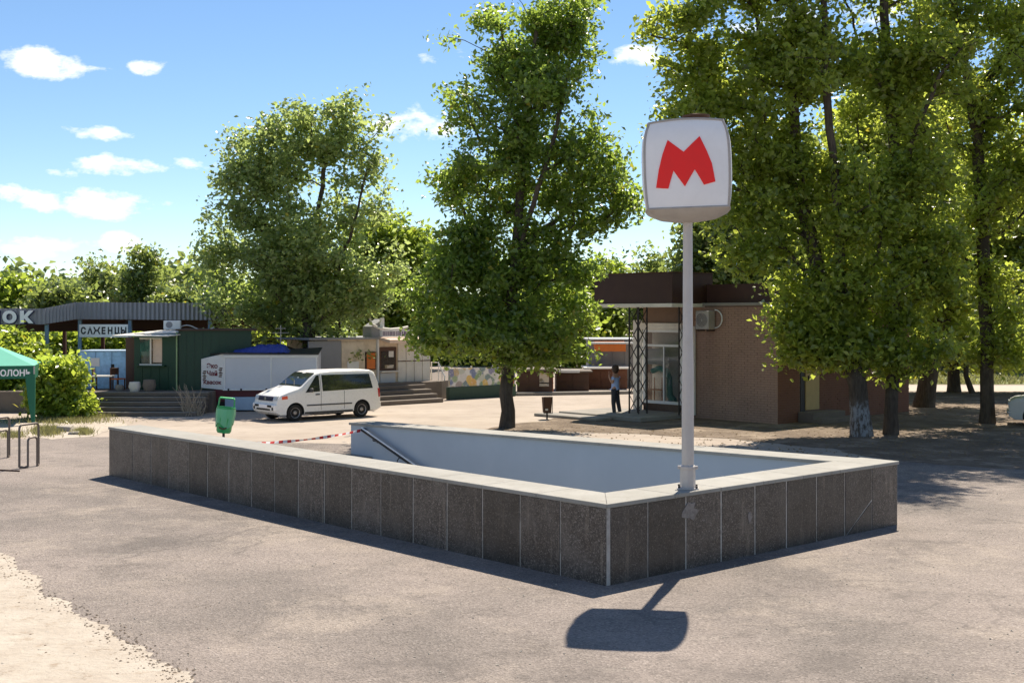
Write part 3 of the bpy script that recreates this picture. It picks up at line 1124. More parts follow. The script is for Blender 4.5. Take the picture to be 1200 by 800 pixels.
# canopy
cp = MB()
cp.box(-1.6, .5, 3.0, 6.55, BH + .02 + .06, 4.87)
cpo = cp.build('entrance_canopy', M['brownmetal'], pv, bevel=.008)
MB().box(-1.66, .5, 2.96, 6.60, BH - .04, BH + .079).build('canopy_soffit', M['offwhite'], cpo)
MB().box(-1.62, .5, 2.97, 6.57, 4.87, 4.90).build('canopy_trim', M['rust'], cpo)


def lattice(x, y, s=.42):
    b = MB()
    c = [(x - s / 2, y - s / 2), (x + s / 2, y - s / 2), (x + s / 2, y + s / 2), (x - s / 2, y + s / 2)]
    for px, py in c:
        b.box(px - .02, px + .02, py - .02, py + .02, 0.15, BH - .04)
    o = b.build('lattice_column', M['darkmetal'], pv)
    d = MB()
    nz_ = 6
    hh = (BH - .3) / nz_
    for k in range(nz_):
        z0 = .2 + hh * k
        for q in range(4):
            a, e = c[q], c[(q + 1) % 4]
            d.tube([(a[0], a[1], z0), (e[0], e[1], z0 + hh)], .013, 4)
            d.tube([(e[0], e[1], z0), (a[0], a[1], z0 + hh)], .013, 4)
    d.build('cross_bracing', M['darkmetal'], o)


lattice(-1.35, 4.72)
lattice(-.75, 3.15, .3)
# air conditioner with its cable loop
ac = MB().box(-.42, -.06, 2.45, 3.0, 3.0, 3.62).build('air_conditioner', M['greymetal'], pv, bevel=.02)
b = MB()
for k in range(5):
    r0 = .22 - .04 * k
    b.tube([(-.425, 2.73 + r0 * math.cos(t), 3.31 + r0 * math.sin(t)) for t in [i * math.pi / 8 for i in range(17)]], .006, 4, False)
b.build('fan_grille', M['darkmetal'], ac)
b = MB()
b.tube([(-.1, 2.45 - .30 * math.sin(t) - .02, 3.35 - .30 * math.cos(t)) for t in [i * math.pi / 9 for i in range(10)]], .022, 6)
b.build('pipe_loop', M['white'], ac)
b = MB()
b.box(-.4, -.02, 2.5, 2.54, 2.94, 2.99)
b.box(-.4, -.02, 2.92, 2.96, 2.94, 2.99)
b.build('bracket', M['darkmetal'], ac)
# entrance slab
sb = MB().prism([(-2.7, 3.4), (-.0, 3.4), (-.0, 7.2), (-2.7, 7.2)], .0, .15).build('entrance_slab', M['concrete'], None, bevel=.02)
sb.location = B + Vector((0, 0, 0))
sb.rotation_euler = (0, 0, ROT)
tag(sb, kind='structure')
sb = MB().box(-3.5, -2.72, 4.6, 7.6, .0, .10).build('entrance_step', M['concrete'], None, bevel=.02)
sb.location = B
sb.rotation_euler = (0, 0, ROT)
tag(sb, kind='structure')

# ------------------------------------------------------------------ vehicles
def make_vehicle(name, label, cat, L, Wd, prof, front_taper, zb, wheels, wr, belt, side_windows, screens, loc, fwd, scale, paint, roofw=.84, group=None):
    """x runs from the nose (0) to the tail (L); fwd = world direction of the nose"""
    t = thing(name, label, cat, loc, math.atan2(fwd[1], fwd[0]) + math.pi, group)
    t.scale = (scale, scale, scale)
    ztop = max(p[1] for p in prof)

    def zt(x):
        for (a, za), (b, zc) in zip(prof, prof[1:]):
            if a <= x <= b:
                return za + (zc - za) * (x - a) / max(1e-6, b - a)
        return prof[-1][1]

    def w(x, z):
        e = 1 - .10 * max(0, (front_taper - x) / front_taper) ** 2 - .05 * max(0, (x - L + .35) / .35) ** 2
        up = max(0, (z - belt) / (ztop - belt))
        lo = max(0, (belt * .55 - z) / (belt * .55))
        return Wd / 2 * e * (1 - (1 - roofw) * up ** 1.25 - .04 * lo ** 2)

    xs = sorted(set([p[0] for p in prof] + [L * k / 46 for k in range(47)]))
    fr = [0, .0, .03, .12, .25, .4, .55, .7, .82, .92, .975, 1, 1]
    vs, fs = [], []
    nr = None
    for x in xs:
        top = zt(x)
        zbb = zb + (.12 * max(0, (.2 - x) / .2)) + .1 * max(0, (x - L + .15) / .15)
        half = []
        for i, f_ in enumerate(fr):
            z = zbb + (top - zbb) * f_
            if i == 0: y_ = 0
            elif i == 1: y_ = w(x, z) * .93
            elif i == len(fr) - 1: y_ = 0
            elif i == len(fr) - 2: y_ = w(x, z) * .86; z = top - .004
            elif i == len(fr) - 3: y_ = w(x, z) * .965
            else: y_ = w(x, z)
            if i == len(fr) - 1: z = top + .012
            half.append((y_, z))
        ring = [(x, -a, b) for a, b in half] + [(x, a, b) for a, b in reversed(half[1:-1])]
        nr = len(ring)
        vs += ring
    for i in range(len(xs) - 1):
        for k in range(nr):
            k2 = (k + 1) % nr
            fs.append((i * nr + k, i * nr + k2, (i + 1) * nr + k2, (i + 1) * nr + k))
    fs.append(tuple(range(nr)))
    fs.append(tuple((len(xs) - 1) * nr + k for k in range(nr - 1, -1, -1)))
    mb = MB().add(vs, fs)
    body = mb.build('body', paint, t)
    bm = bmesh.new()
    bm.from_mesh(body.data)
    bmesh.ops.recalc_face_normals(bm, faces=bm.faces)
    bm.to_mesh(body.data)
    bm.free()
    cb = MB()
    for wx in wheels:
        for sd_ in (-1, 1):
            y0, y1 = sorted((sd_ * (Wd / 2 - .32), sd_ * (Wd / 2 + .2)))
            cb.lathe([(wr * 1.17, y0), (wr * 1.17, y1)], 28, 'Y', (wx, 0, wr * 1.03))
    cut = cb.build('cutter', M['plastic'], None)
    bm = bmesh.new(); bm.from_mesh(cut.data); bmesh.ops.recalc_face_normals(bm, faces=bm.faces); bm.to_mesh(cut.data); bm.free()
    body.data.materials.append(M['plastic'])
    cut.data.materials.clear(); cut.data.materials.append(M['plastic'])
    cut.matrix_world = Matrix.Identity(4)
    # boolean in a temporary neutral placement
    tmp = bpy.data.objects.new('tmp', body.data)
    COL.objects.link(tmp)
    md = tmp.modifiers.new('b', 'BOOLEAN')
    md.operation = 'DIFFERENCE'
    md.solver = 'EXACT'
    md.material_mode = 'TRANSFER'
    md.object = cut
    bpy.context.view_layer.update()
    dg = bpy.context.evaluated_depsgraph_get()
    me = bpy.data.meshes.new_from_object(tmp.evaluated_get(dg))
    bpy.data.objects.remove(tmp)
    bpy.data.objects.remove(cut)
    if len(me.polygons) > 50:
        body.data = me
    me.name = 'body'
    body.data.polygons.foreach_set('use_smooth', [True] * len(body.data.polygons))
    body.data.set_sharp_from_angle(angle=R(38))

    def patch(nm, quad, mat, off=.008, n=8, sides=(-1, 1)):
        for s_ in sides:
            b = MB()
            vs = []
            for i in range(n + 1):
                for j in range(n + 1):
                    u_, v_ = i / n, j / n
                    p = [(quad[0][c] * (1 - u_) + quad[1][c] * u_) * (1 - v_) + (quad[3][c] * (1 - u_) + quad[2][c] * u_) * v_ for c in (0, 1)]
                    vs.append((p[0], s_ * (w(p[0], p[1]) + off), p[1]))
            fs = []
            for i in range(n):
                for j in range(n):
                    a = i * (n + 1) + j
                    q = (a, a + n + 1, a + n + 2, a + 1)
                    fs.append(q if s_ < 0 else tuple(reversed(q)))
            m_ = len(vs)
            vs2 = [(x, s_ * (abs(y_) - .02), z) for x, y_, z in vs]
            rim_ = [i * (n + 1) for i in range(n + 1)] + [n * (n + 1) + j for j in range(1, n + 1)] + [i * (n + 1) + n for i in range(n - 1, -1, -1)] + [j for j in range(n - 1, 0, -1)]
            fs += [(rim_[k], rim_[(k + 1) % len(rim_)], m_ + rim_[(k + 1) % len(rim_)], m_ + rim_[k]) for k in range(len(rim_))]
            b.add(vs + vs2, fs)
            o = b.build(nm, mat, t)
    for q in side_windows:
        patch('side_window', q, M['carglass'])
    for nm, x0, x1, f0, f1 in screens:
        b = MB()
        vs, fs = [], []
        n = 8
        for i in range(n + 1):
            x = x0 + (x1 - x0) * i / n
            fr_ = f0 + (f1 - f0) * i / n
            for j in range(n + 1):
                y_ = (j / n * 2 - 1) * w(x, zt(x)) * fr_
                vs.append((x, y_, zt(x) + .014 - .0 * abs(y_)))
        for i in range(n):
            for j in range(n):
                a = i * (n + 1) + j
                fs.append((a, a + n + 1, a + n + 2, a + 1))
        b.add(vs, fs)
        b.build(nm, M['carglass'], t)
    for wx in wheels:
        for sd_ in (-1, 1):
            e = bpy.data.objects.new('wheel', None)
            COL.objects.link(e)
            e.parent = t
            e.location = (wx, sd_ * (Wd / 2 - .13), wr)
            b = MB()
            r = wr
            b.lathe([(r * .6, -.09), (r * .9, -.10), (r * .985, -.075), (r, -.04), (r, .04), (r * .985, .075), (r * .9, .10), (r * .6, .09)], 28, 'Y')
            b.build('tyre', M['tyre'], e, smooth=40)
            b = MB()
            b.lathe([(r * .60, .0), (r * .62, sd_ * .104), (r * .55, sd_ * .09), (r * .5, sd_ * .06), (r * .3, sd_ * .075), (r * .2, sd_ * .095), (.01, sd_ * .1)], 28, 'Y')
            b.build('rim', M['rim'], e, smooth=40)
            b = MB()
            for k in range(7):
                a = 2 * math.pi * k / 7
                c = (math.sin(a) * r * .41, sd_ * .066, math.cos(a) * r * .41)
                b.lathe([(.030, min(0, sd_ * .012)), (.030, max(0, sd_ * .012))], 8, 'Y', c)
            b.build('wheel_holes', M['black'], e)
    return t, w, zt, patch


gF = gnd(345, 493.5)
fwd = Vector((-.765, -.645)).normalized()
vprof = [(0, .52), (.03, .70), (.10, .92), (.20, 1.0), (.55, 1.13), (.98, 1.255), (1.12, 1.33), (1.45, 1.60), (1.72, 1.78), (1.95, 1.84), (2.4, 1.87), (3.6, 1.875), (4.25, 1.855), (4.42, 1.79), (4.55, 1.45), (4.62, 1.05), (4.66, .95), (4.66, .6)]
SCV = .865
side = Vector((fwd.y, -fwd.x))        # unused helper kept for clarity of the axes
fx = Vector((-fwd.x, -fwd.y))         # local +x in the world
fy = Vector((-fx.y, fx.x))
base = Vector((gF.x, gF.y)) - fx * (.80 * SCV) - fy * (-(.94 - .1) * SCV)
van, vw, vzt, vpatch = make_vehicle('parked_van', 'white passenger minivan parked beside the pale trailer', 'van', 4.66, 1.88, vprof, .9, .24, (.80, 3.78), .325, 1.08,
    [((1.22, 1.07), (1.86, 1.10), (1.86, 1.72), (1.74, 1.70)), ((1.98, 1.10), (4.28, 1.14), (4.16, 1.70), (1.98, 1.72))],
    [('windscreen', 1.06, 1.74, .88, .90), ('rear_window', 4.44, 4.61, .84, .9)],
    (base.x, base.y, 0), fwd, SCV, M['vanwhite'])
vpatch('side_trim', ((1.28, .56), (3.30, .56), (3.30, .61), (1.28, .61)), M['plastic'], .016, 6)
vpatch('door_line', ((1.905, .40), (1.92, .40), (1.92, 1.74), (1.905, 1.74)), M['black'], .003, 6)
vpatch('door_line', ((2.95, .40), (2.965, .40), (2.965, 1.08), (2.95, 1.08)), M['black'], .003, 6)
vpatch('door_handle', ((1.66, .96), (1.84, .965), (1.84, 1.01), (1.66, 1.005)), M['plastic'], .03, 4)
vpatch('sill', ((1.2, .26), (3.35, .26), (3.35, .34), (1.2, .34)), M['plastic'], .006, 6)
vpatch('tail_lamp', ((4.56, .78), (4.64, .78), (4.62, 1.12), (4.52, 1.12)), M['lampred'], .015, 6)
vpatch('indicator', ((.24, .84), (.47, .86), (.45, .98), (.24, .95)), M['lamporange'], .012, 6)
for s_ in (-1, 1):
    b = MB()
    y0, y1 = s_ * .56, s_ * .82
    b.hexa([(.02, min(y0, y1), .82), (.30, min(y0, y1), .82), (.30, max(y0, y1), .82), (.02, max(y0, y1), .82),
            (.085, min(y0, y1), .965), (.30, min(y0, y1), .985), (.30, max(y0, y1), .985), (.085, max(y0, y1), .965)])
    b.build('headlight', M['lampglass'], van, bevel=.015)
    b = MB()
    b.box(1.38, 1.50, s_ * .93, s_ * 1.10, 1.08, 1.24)
    b.build('wing_mirror', M['plastic'], van, bevel=.03)
b = MB()
b.hexa([(.005, -.52, .78), (.2, -.52, .78), (.2, .52, .78), (.005, .52, .78), (.06, -.52, .94), (.2, -.52, .96), (.2, .52, .96), (.06, .52, .94)])
gr_ = b.build('grille', M['navy'], van, bevel=.01)
b = MB()
for k in range(4):
    b.box(-.002 + .013 * k, .02 + .013 * k, -.50, .50, .80 + .035 * k, .808 + .035 * k)
b.build('grille_bar', M['plastic'], gr_)
b = MB()
b.lathe([(.06, .0), (.07, .012), (.055, .018), (.055, .012)], 20, 'X', (.01, 0, .86))
b.lathe([(.008, 0), (.008, .02)], 6, 'X', (.01, 0, .86))
b.build('badge', M['steel'], gr_)
b = MB()
b.hexa([(-.05, -.86, .40), (.28, -.90, .40), (.28, .90, .40), (-.05, .86, .40), (-.07, -.85, .66), (.28, -.90, .70), (.28, .90, .70), (-.07, .85, .66)])
bp = b.build('front_bumper', M['vanwhite'], van, bevel=.04)
MB().box(-.085, -.055, -.30, .30, .52, .64).build('number_plate', M['signwhite'], van, bevel=.003)
MB().box(-.078, -.04, -.62, -.33, .55, .63).build('bumper_vent', M['black'], van)
MB().box(-.078, -.04, .33, .62, .55, .63).build('bumper_vent', M['black'], van)
MB().box(-.072, -.03, -.5, .5, .43, .49).build('bumper_vent', M['black'], van)
for s_ in (-1, 1):
    b = MB().lathe([(.06, -.068), (.055, -.03)], 14, 'X', (0, s_ * .70, .50))
    b.build('fog_lamp', M['black'], van)
b = MB()
b.hexa([(4.55, -.9, .34), (4.74, -.86, .36), (4.74, .86, .36), (4.55, .9, .34), (4.55, -.91, .58), (4.72, -.86, .58), (4.72, .86, .58), (4.55, .91, .58)])
b.build('rear_bumper', M['vanwhite'], van, bevel=.03)
for k in (-.35, .3):
    b = MB()
    b.tube([(1.06, k, 1.30), (1.30, k + .38, 1.50)], .012, 5)
    b.build('wiper', M['black'], van)
b = MB()
b.box(1.9, 3.2, -.5, .5, .16, .26)
b.box(.5, 1.1, -.45, .45, .2, .3)
b.build('underbody', M['black'], van)

cprof = [(0, .55), (.05, .80), (.2, .88), (.7, .95), (1.25, 1.0), (1.55, 1.18), (1.95, 1.38), (2.4, 1.43), (3.0, 1.41), (3.4, 1.2), (3.7, 1.03), (4.2, .98), (4.28, .85), (4.32, .55)]
gC = gnd(1182, 497)
cf = Vector((-.93, .37)).normalized()
car, cw_, czt, cpatch = make_vehicle('parked_car', 'pale saloon car nose at the right edge under the trees', 'car', 4.32, 1.64, cprof, .7, .20, (.75, 3.25), .30, .88,
    [((1.62, .92), (2.25, .92), (2.25, 1.34), (2.0, 1.32)), ((2.35, .92), (3.35, .92), (3.05, 1.32), (2.35, 1.34))],
    [('windscreen', 1.32, 1.92, .86, .88), ('rear_window', 3.05, 3.62, .86, .86)],
    (gC.x, gC.y, 0), cf, 1.0, simple('pale car paint', (.50, .50, .46), .35, dirt=.15, scale=1.5), .80)
b = MB().box(-.06, .12, -.76, .76, .38, .50).build('front_bumper', M['steel'], car, bevel=.03)
MB().box(-.01, .1, -.45, .45, .56, .74).build('grille', M['black'], car)
for s_ in (-1, 1):
    MB().lathe([(.10, -.01), (.10, .1)], 16, 'X', (0, s_ * .58, .66)).build('headlight', M['lampglass'], car)

# ------------------------------------------------------------------ bins, racks, tent
bg_ = gnd(262, 519)
bn_ = thing('litter_bin', 'tilted bright green litter bin on a post behind the granite parapet', 'litter bin', bg_, R(8))
MB().tube([(0, 0, 0), (.0, 0, .5)], .035, 8).build('post', M['darkmetal'], bn_)
MB().lathe([(.14, 0), (.14, .02), (.06, .04)], 14).build('foot', M['darkmetal'], bn_)
b = MB()
b.T = Matrix.Translation((0, 0, .28)) @ Matrix.Rotation(R(6), 4, 'Y')
b.lathe([(.17, 0), (.20, .05), (.235, .62), (.25, .64), (.25, .70), (.22, .70), (.21, .64), (.16, .06)], 20)
tub = b.build('tub', M['bingreen'], bn_, smooth=40)
b = MB()
b.T = Matrix.Translation((0, 0, .28)) @ Matrix.Rotation(R(6), 4, 'Y')
b.tube([(-.21, 0, .70), (-.20, 0, .92), (-.12, 0, .95), (.12, 0, .95), (.20, 0, .92), (.21, 0, .70)], .022, 6)
b.box(-.19, .19, -.16, .16, .93, .96)
b.build('hood', M['bingreen'], tub)
b = MB()
b.T = Matrix.Translation((0, 0, .28)) @ Matrix.Rotation(R(6), 4, 'Y')
vs, fs = [], []
for k in range(48):
    a = 2 * math.pi * k / 48
    wv_ = .012 * math.sin(7 * a) + .008 * math.sin(13 * a + 1)
    for (rr_, zz_) in ((.262, .66), (.255 + wv_, .50), (.235 + wv_ * 1.5, .34 + .05 * math.sin(5 * a)), (.225 + wv_, .20 + .07 * math.sin(3 * a + 2))):
        vs.append((rr_ * math.cos(a), rr_ * math.sin(a), zz_))
for k in range(48):
    for q_ in range(3):
        fs.append((k * 4 + q_ + 1, ((k + 1) % 48) * 4 + q_ + 1, ((k + 1) % 48) * 4 + q_, k * 4 + q_))
b.add(vs, fs)
b.build('bin_bag', M['bag'], tub, smooth=60)
b = MB()
b.tube([(-.10, -.24, .45), (0, -.27, .40), (.1, -.24, .43)], .02, 5)
b.build('tilt_bracket', M['rust'], tub)

g2 = gnd(641, 491)
sbn = thing('square_bin', 'small dark square litter bin on a short post near the tree trunk', 'litter bin', g2, R(12))
MB().tube([(0, 0, 0), (0, 0, .3)], .03, 6).build('post', M['darkmetal'], sbn)
b = MB()
b.hexa([(-.12, -.12, .22), (.12, -.12, .22), (.12, .12, .22), (-.12, .12, .22), (-.15, -.15, .74), (.15, -.15, .74), (.15, .15, .74), (-.15, .15, .74)])
b.build('tub', M['rust'], sbn, bevel=.01)
b = MB()
for x in (-.155, .135):
    b.box(x, x + .02, -.17, -.15, .20, .76)
b.box(-.155, .155, -.17, -.15, .74, .76)
b.box(-.155, .155, -.17, -.15, .20, .22)
b.build('frame', M['darkmetal'], sbn)
MB().box(-.09, -.0, -.153, -.14, .3, .36).build('sticker', M['offwhite'], sbn)


def make_rack(loc, rz, label):
    t = thing('bicycle_rack', label, 'bicycle rack', loc, rz, 'bicycle racks by the green tent')
    def hoop(w, h, x0=0):
        r = .09
        p = [(0, -w / 2 + x0, 0.03), (0, -w / 2 + x0, h - r)]
        p += [(0, -w / 2 + x0 + r - r * math.cos(a), h - r + r * math.sin(a)) for a in [k * math.pi / 8 for k in range(1, 5)]]
        p += [(0, w / 2 + x0 - r + r * math.sin(a), h - r + r * math.cos(a)) for a in [k * math.pi / 8 for k in range(0, 4)]]
        p += [(0, w / 2 + x0, h - r), (0, w / 2 + x0, .03)]
        return p
    b = MB(); b.tube(hoop(.62, .98), .026, 10); b.build('outer_hoop', M['rackmetal'], t, smooth=50)
    b = MB(); b.tube([(q[0] + .10, q[1], q[2]) for q in hoop(.30, .68)], .024, 10); b.build('inner_hoop', M['rackmetal'], t, smooth=50)
    b = MB(); b.tube([(0, -.31, .03), (.1, -.15, .03)], .024, 8); b.tube([(0, .31, .03), (.1, .15, .03)], .024, 8)
    b.build('foot_bar', M['rackmetal'], t, smooth=50)
    return t


r1 = make_rack(gnd(34, 547), R(-20), 'dark tubular bicycle rack, the right one of two beside the green tent')
r2 = copy_tree(r1)
r2.location = gnd(0, 537)
r2['label'] = 'dark tubular bicycle rack cut by the left edge, the left one of two'
b = MB()
b.tube([(-.45, .1, .02), (.15, -.1, .02)], .018, 6)
o = b.build('metal_rod', M['rust'], None)
o.location = gnd(17, 552)
tag(o, 'short rusty rod lying flat on the asphalt by the bicycle racks', 'rod')

tY = 39.4
tent = thing('market_tent', 'green pop-up tent with white lettering on its valance at the left edge', 'tent', (at(40, 430, tY).x, tY, 0), R(17))
TW = 3.2
b = MB()
b.add([(0, 0, 1.86), (0, TW, 1.86), (-TW, TW, 1.86), (-TW, 0, 1.86), (-TW / 2, TW / 2, 2.62)], [(0, 1, 4), (1, 2, 4), (2, 3, 4), (3, 0, 4)])
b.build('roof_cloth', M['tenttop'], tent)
for k in range(4):
    b = MB()
    b.T = Matrix.Translation((-TW / 2, TW / 2, 0)) @ Matrix.Rotation(k * math.pi / 2, 4, 'Z')
    b.box(-TW / 2, TW / 2, -TW / 2 - .012, -TW / 2, 1.46, 1.87)
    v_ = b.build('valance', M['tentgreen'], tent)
    if k == 0:
        front_val = v_
    cx, cy = ((0, 0), (0, TW), (-TW, TW), (-TW, 0))[k]
    b = MB()
    b.box(cx - .02, cx + .02, cy - .02, cy + .02, 0, 1.85)
    b.build('leg', M['greymetal'], tent)
    b = MB()   # tapering corner cloth
    sx_, sy_ = (1 if cx == 0 else -1), (-1 if cy == 0 else 1)
    x_out, y_out = cx + sx_ * .025, cy + sy_ * .025
    b.add([(x_out, y_out, 1.6), (x_out, y_out, .05), (x_out - sx_ * .10, y_out, .05), (x_out - sx_ * .20, y_out, .7), (x_out - sx_ * .30, y_out, 1.6),
           (x_out, y_out - sy_ * .10, .05), (x_out, y_out - sy_ * .20, .7), (x_out, y_out - sy_ * .30, 1.6)],
          [(0, 1, 2, 3, 4), (0, 7, 6, 5, 1)])
    b.build('corner_cloth', M['tentgreen'], tent)
lettering('lettering', 'ОБОЛОНЬ', .27, M['signwhite'], tent, (-.10, -.014, 1.55), (R(90), 0, 0), .002, .008, 'RIGHT', .92)

# ------------------------------------------------------------------ terrace, steps and left market
terr = MB()
terr.prism([(-60, 44.2), (-10.7, 44.2), (-10.7, 47.4), (-7.5, 47.0), (-2.9, 51.2), (-1.5, 56), (-1.5, 64), (-60, 64)], -.05, .75)
o = terr.build('terrace', M['darkconc'])
tag(o, kind='structure')
sroot = thing('terrace_steps', 'worn dark steps rising to the covered market beside the green booth', 'steps', (0, 0, 0))
for k in range(5):
    x0, x1 = -15.0 - .1 * k, -10.85 + .02 * k
    MB().box(x0, x1, 42.55 + .34 * k, 44.19, .15 * k + .0, .15 * (k + 1) - .004).build('step', M['darkconc'], sroot, bevel=.02)
    if k < 5:
        MB().box(x0 - .01, x1 + .01, 42.52 + .34 * k, 42.62 + .34 * k, .15 * (k + 1) - .035, .15 * (k + 1)).build('tread_edge', M['concrete'], sroot, bevel=.008)

can = thing('market_canopy', 'long flat market roof with a grey corrugated fascia on thin posts', 'canopy', (0, 0, 0))
poly = [(-90, 361, 380, 46), (50, 361.5, 380, 47.5), (88, 354, 374, 49), (272, 355, 375, 50.5)]
P3 = [(at(x, yt, Y), at(x, yb, Y)) for x, yt, yb, Y in poly]
for i in range(3):
    (a1, a0), (b1, b0) = P3[i], P3[i + 1]
    L_ = (b0 - a0).length
    n = int(L_ / .085)
    b = MB()
    d = (b0 - a0); d.z = 0; d.normalize()
    nr = Vector((d.y, -d.x, 0))
    vs, fs = [], []
    for k in range(n + 1):
        f_ = k / n
        o_ = nr * (.05 if (k // 1) % 2 else 0.0)
        vs += [tuple(a0.lerp(b0, f_) + o_), tuple(a1.lerp(b1, f_) + o_)]
    for k in range(n):
        fs.append((2 * k, 2 * k + 2, 2 * k + 3, 2 * k + 1))
    b.add(vs, fs)
    fo = b.build('fascia', M['fascia'], can)
    b = MB()
    up = Vector((0, 0, .03))
    bk = Vector((0, 9, 0))
    q = [a1 - up * 6, b1 - up * 6, b1 + bk - up * 14, a1 + bk - up * 14]
    b.hexa([tuple(p - up) for p in q] + [tuple(p + up) for p in q])
    b.build('roof_sheet', M['underside'], can)
    b = MB()
    for k in range(5):
        p, q = a0.lerp(b0, .1 + .2 * k), a0.lerp(b0, .1 + .2 * k) + Vector((0, 8.8, -.1))
        p = p + Vector((0, .15, .22)); q = q + Vector((0, 0, .20))
        b.hexa([(p.x - .04, p.y, p.z - .12), (p.x + .04, p.y, p.z - .12), (q.x + .04, q.y, q.z - .12), (q.x - .04, q.y, q.z - .12),
                (p.x - .04, p.y, p.z), (p.x + .04, p.y, p.z), (q.x + .04, q.y, q.z), (q.x - .04, q.y, q.z)])
    p, q = a0 + Vector((0, .1, .0)), b0 + Vector((0, .1, .0))
    b.hexa([(p.x, p.y, p.z - .02), (q.x, q.y, q.z - .02), (q.x, q.y + .12, q.z - .02), (p.x, p.y + .12, p.z - .02),
            (p.x, p.y, p.z + .14), (q.x, q.y, q.z + .14), (q.x, q.y + .12, q.z + .14), (p.x, p.y + .12, p.z + .14)])
    b.build('roof_beam', M['beam'], can)
# the back row of the canopy: dark board band
a, c = P3[0][0] + Vector((0, 8.7, -.5)), P3[3][0] + Vector((0, 8.7, -.5))
b = MB()
b.hexa([(a.x, a.y, 2.75), (c.x, c.y, 2.75), (c.x, c.y + .1, 2.75), (a.x, a.y + .1, 2.75), (a.x, a.y, a.z), (c.x, c.y, c.z), (c.x, c.y + .1, c.z), (a.x, a.y + .1, a.z)])
b.build('back_board', M['underside'], can)
for (x, Y, mt) in ((53, 47.8, 'postblue'), (92, 49.2, 'postblue'), (151, 49.7, 'postblue'), (245, 50.4, 'postblue'), (-40, 46.6, 'postblue')):
    p = at(x, 380, Y)
    MB().box(p.x - .065, p.x + .065, Y + .1, Y + .23, .75, 3.35).build('post', M[mt], can, bevel=.01)
for (x, Y) in ((20, 55.5), (75, 56), (120, 56.5), (170, 57), (215, 57.5), (255, 58)):
    p = at(x, 380, Y)
    MB().box(p.x - .07, p.x + .07, Y, Y + .14, .75, 3.2).build('post', M['beam'], can)
dirA = (P3[1][1] - P3[0][1]); angA = math.atan2(dirA.y, dirA.x)
for ch, px in (('О', 11.5), ('К', 29.5), ('Н', -7), ('Ы', -26), ('Р', -46)):
    pass
p = P3[1][1]
for ch, px in (('Р', -63), ('Ы', -45), ('Н', -25), ('О', 11), ('К', 30)):
    if ch == 'Н': px = -8
    if ch == 'Ы': px = -27
    if ch == 'Р': px = -45
    Y = 46 + (px + 90) / 140 * 1.5 - .07
    q = at(px, 377.6, Y)
    lettering('letter', ch, .56, M['navy'], can, (q.x + .025, q.y + .03, q.z - .02), (R(90), 0, angA), .012, .055, 'CENTER', 1.15)
    lettering('letter', ch, .56, M['signwhite'], can, (q.x, q.y, q.z), (R(90), 0, angA), .02, .036, 'CENTER', 1.15)
sgn = thing('seedlings_sign', 'white board reading САЖЕНЦЫ hanging under the grey market roof', 'sign', at(93, 395, 49.0))
sw, sh = (150 - 93) / F * 49.0, 15 / F * 49.0
MB().box(0, sw, -.02, .02, 0, sh).build('board', M['canvas'], sgn, bevel=.004)
for k, ch in enumerate('САЖЕНЦЫ'):
    lettering('letter', ch, .35, M['black'], sgn, (sw * (.085 + .138 * k), -.022, .135), (R(90), 0, 0), .003, .017, 'CENTER', .80)
for x in (.1, sw - .1):
    MB().tube([(x, 0, sh), (x, 0.1, sh + .15)], .01, 4).build('hanger', M['darkmetal'], sgn)

# blue painted booth wall with things in front
bY = 46.1
bb = thing('blue_booth', 'scuffed light blue metal booth on the terrace above the steps', 'booth', (at(93, 412, bY).x, bY, .75))
bw = 57 / F * bY
bh = at(93, 412, bY).z - .75
MB().box(0, bw, 0, 1.4, 0, bh).build('wall', M['bluepaint'], bb, bevel=.01)
MB().box(-.03, bw + .03, -.04, 1.44, bh, bh + .045).build('roof', M['lightblue'], bb)
for k in range(1, 3):
    MB().box(bw * k / 3 - .012, bw * k / 3 + .012, -.012, 0, .02, bh - .02).build('seam', M['postblue'], bb)
MB().box(.44, .76, -.03, 0, .82, 1.14).build('notice', M['canvas'], bb)
MB().box(1.18, 1.3, -.012, 0, .72, .9).build('hatch_handle', M['black'], bb)
# plank table and two wooden chairs
tb_ = thing('plank_table', 'small pale plank table in front of the blue booth', 'table', (at(121, 455, 45.2).x, 45.2, .75))
MB().box(-.36, .36, -.22, .22, .48, .53).build('tabletop', M['offwhite'], tb_, bevel=.008)
for sx_ in (-.3, .3):
    for sy_ in (-.17, .17):
        MB().box(sx_ - .02, sx_ + .02, sy_ - .02, sy_ + .02, 0, .48).build('leg', M['rust'], tb_)


def chair(loc, rz, label):
    t = thing('wooden_chair', label, 'chair', loc, rz, 'chairs by the blue booth')
    MB().box(-.2, .2, -.2, .2, .38, .42).build('seat', M['orange'], t, bevel=.01)
    MB().box(-.2, .2, .17, .2, .55, .80).build('backrest', M['rust'], t, bevel=.01)
    for sx_ in (-.17, .17):
        for sy_ in (-.17, .17):
            MB().box(sx_ - .018, sx_ + .018, sy_ - .018, sy_ + .018, 0, .38 if sy_ < 0 else .8).build('leg', M['rust'], t)
    return t


c1 = chair((at(103, 455, 45.2).x, 45.25, .75), R(-80), 'orange brown chair left of the plank table')
c2 = copy_tree(c1)
c2.location = (at(137, 455, 45.2).x, 45.3, .75)
c2.rotation_euler = (0, 0, R(60))
c2['label'] = 'orange brown chair right of the plank table'

# green booth
gk = thing('green_booth', 'dark green market booth with beige posters in its serving window above the steps', 'booth', (at(208, 460, 44.9).x, 44.9, .75), R(-40))
W1, W2, GH = 2.1, 3.3, 2.06
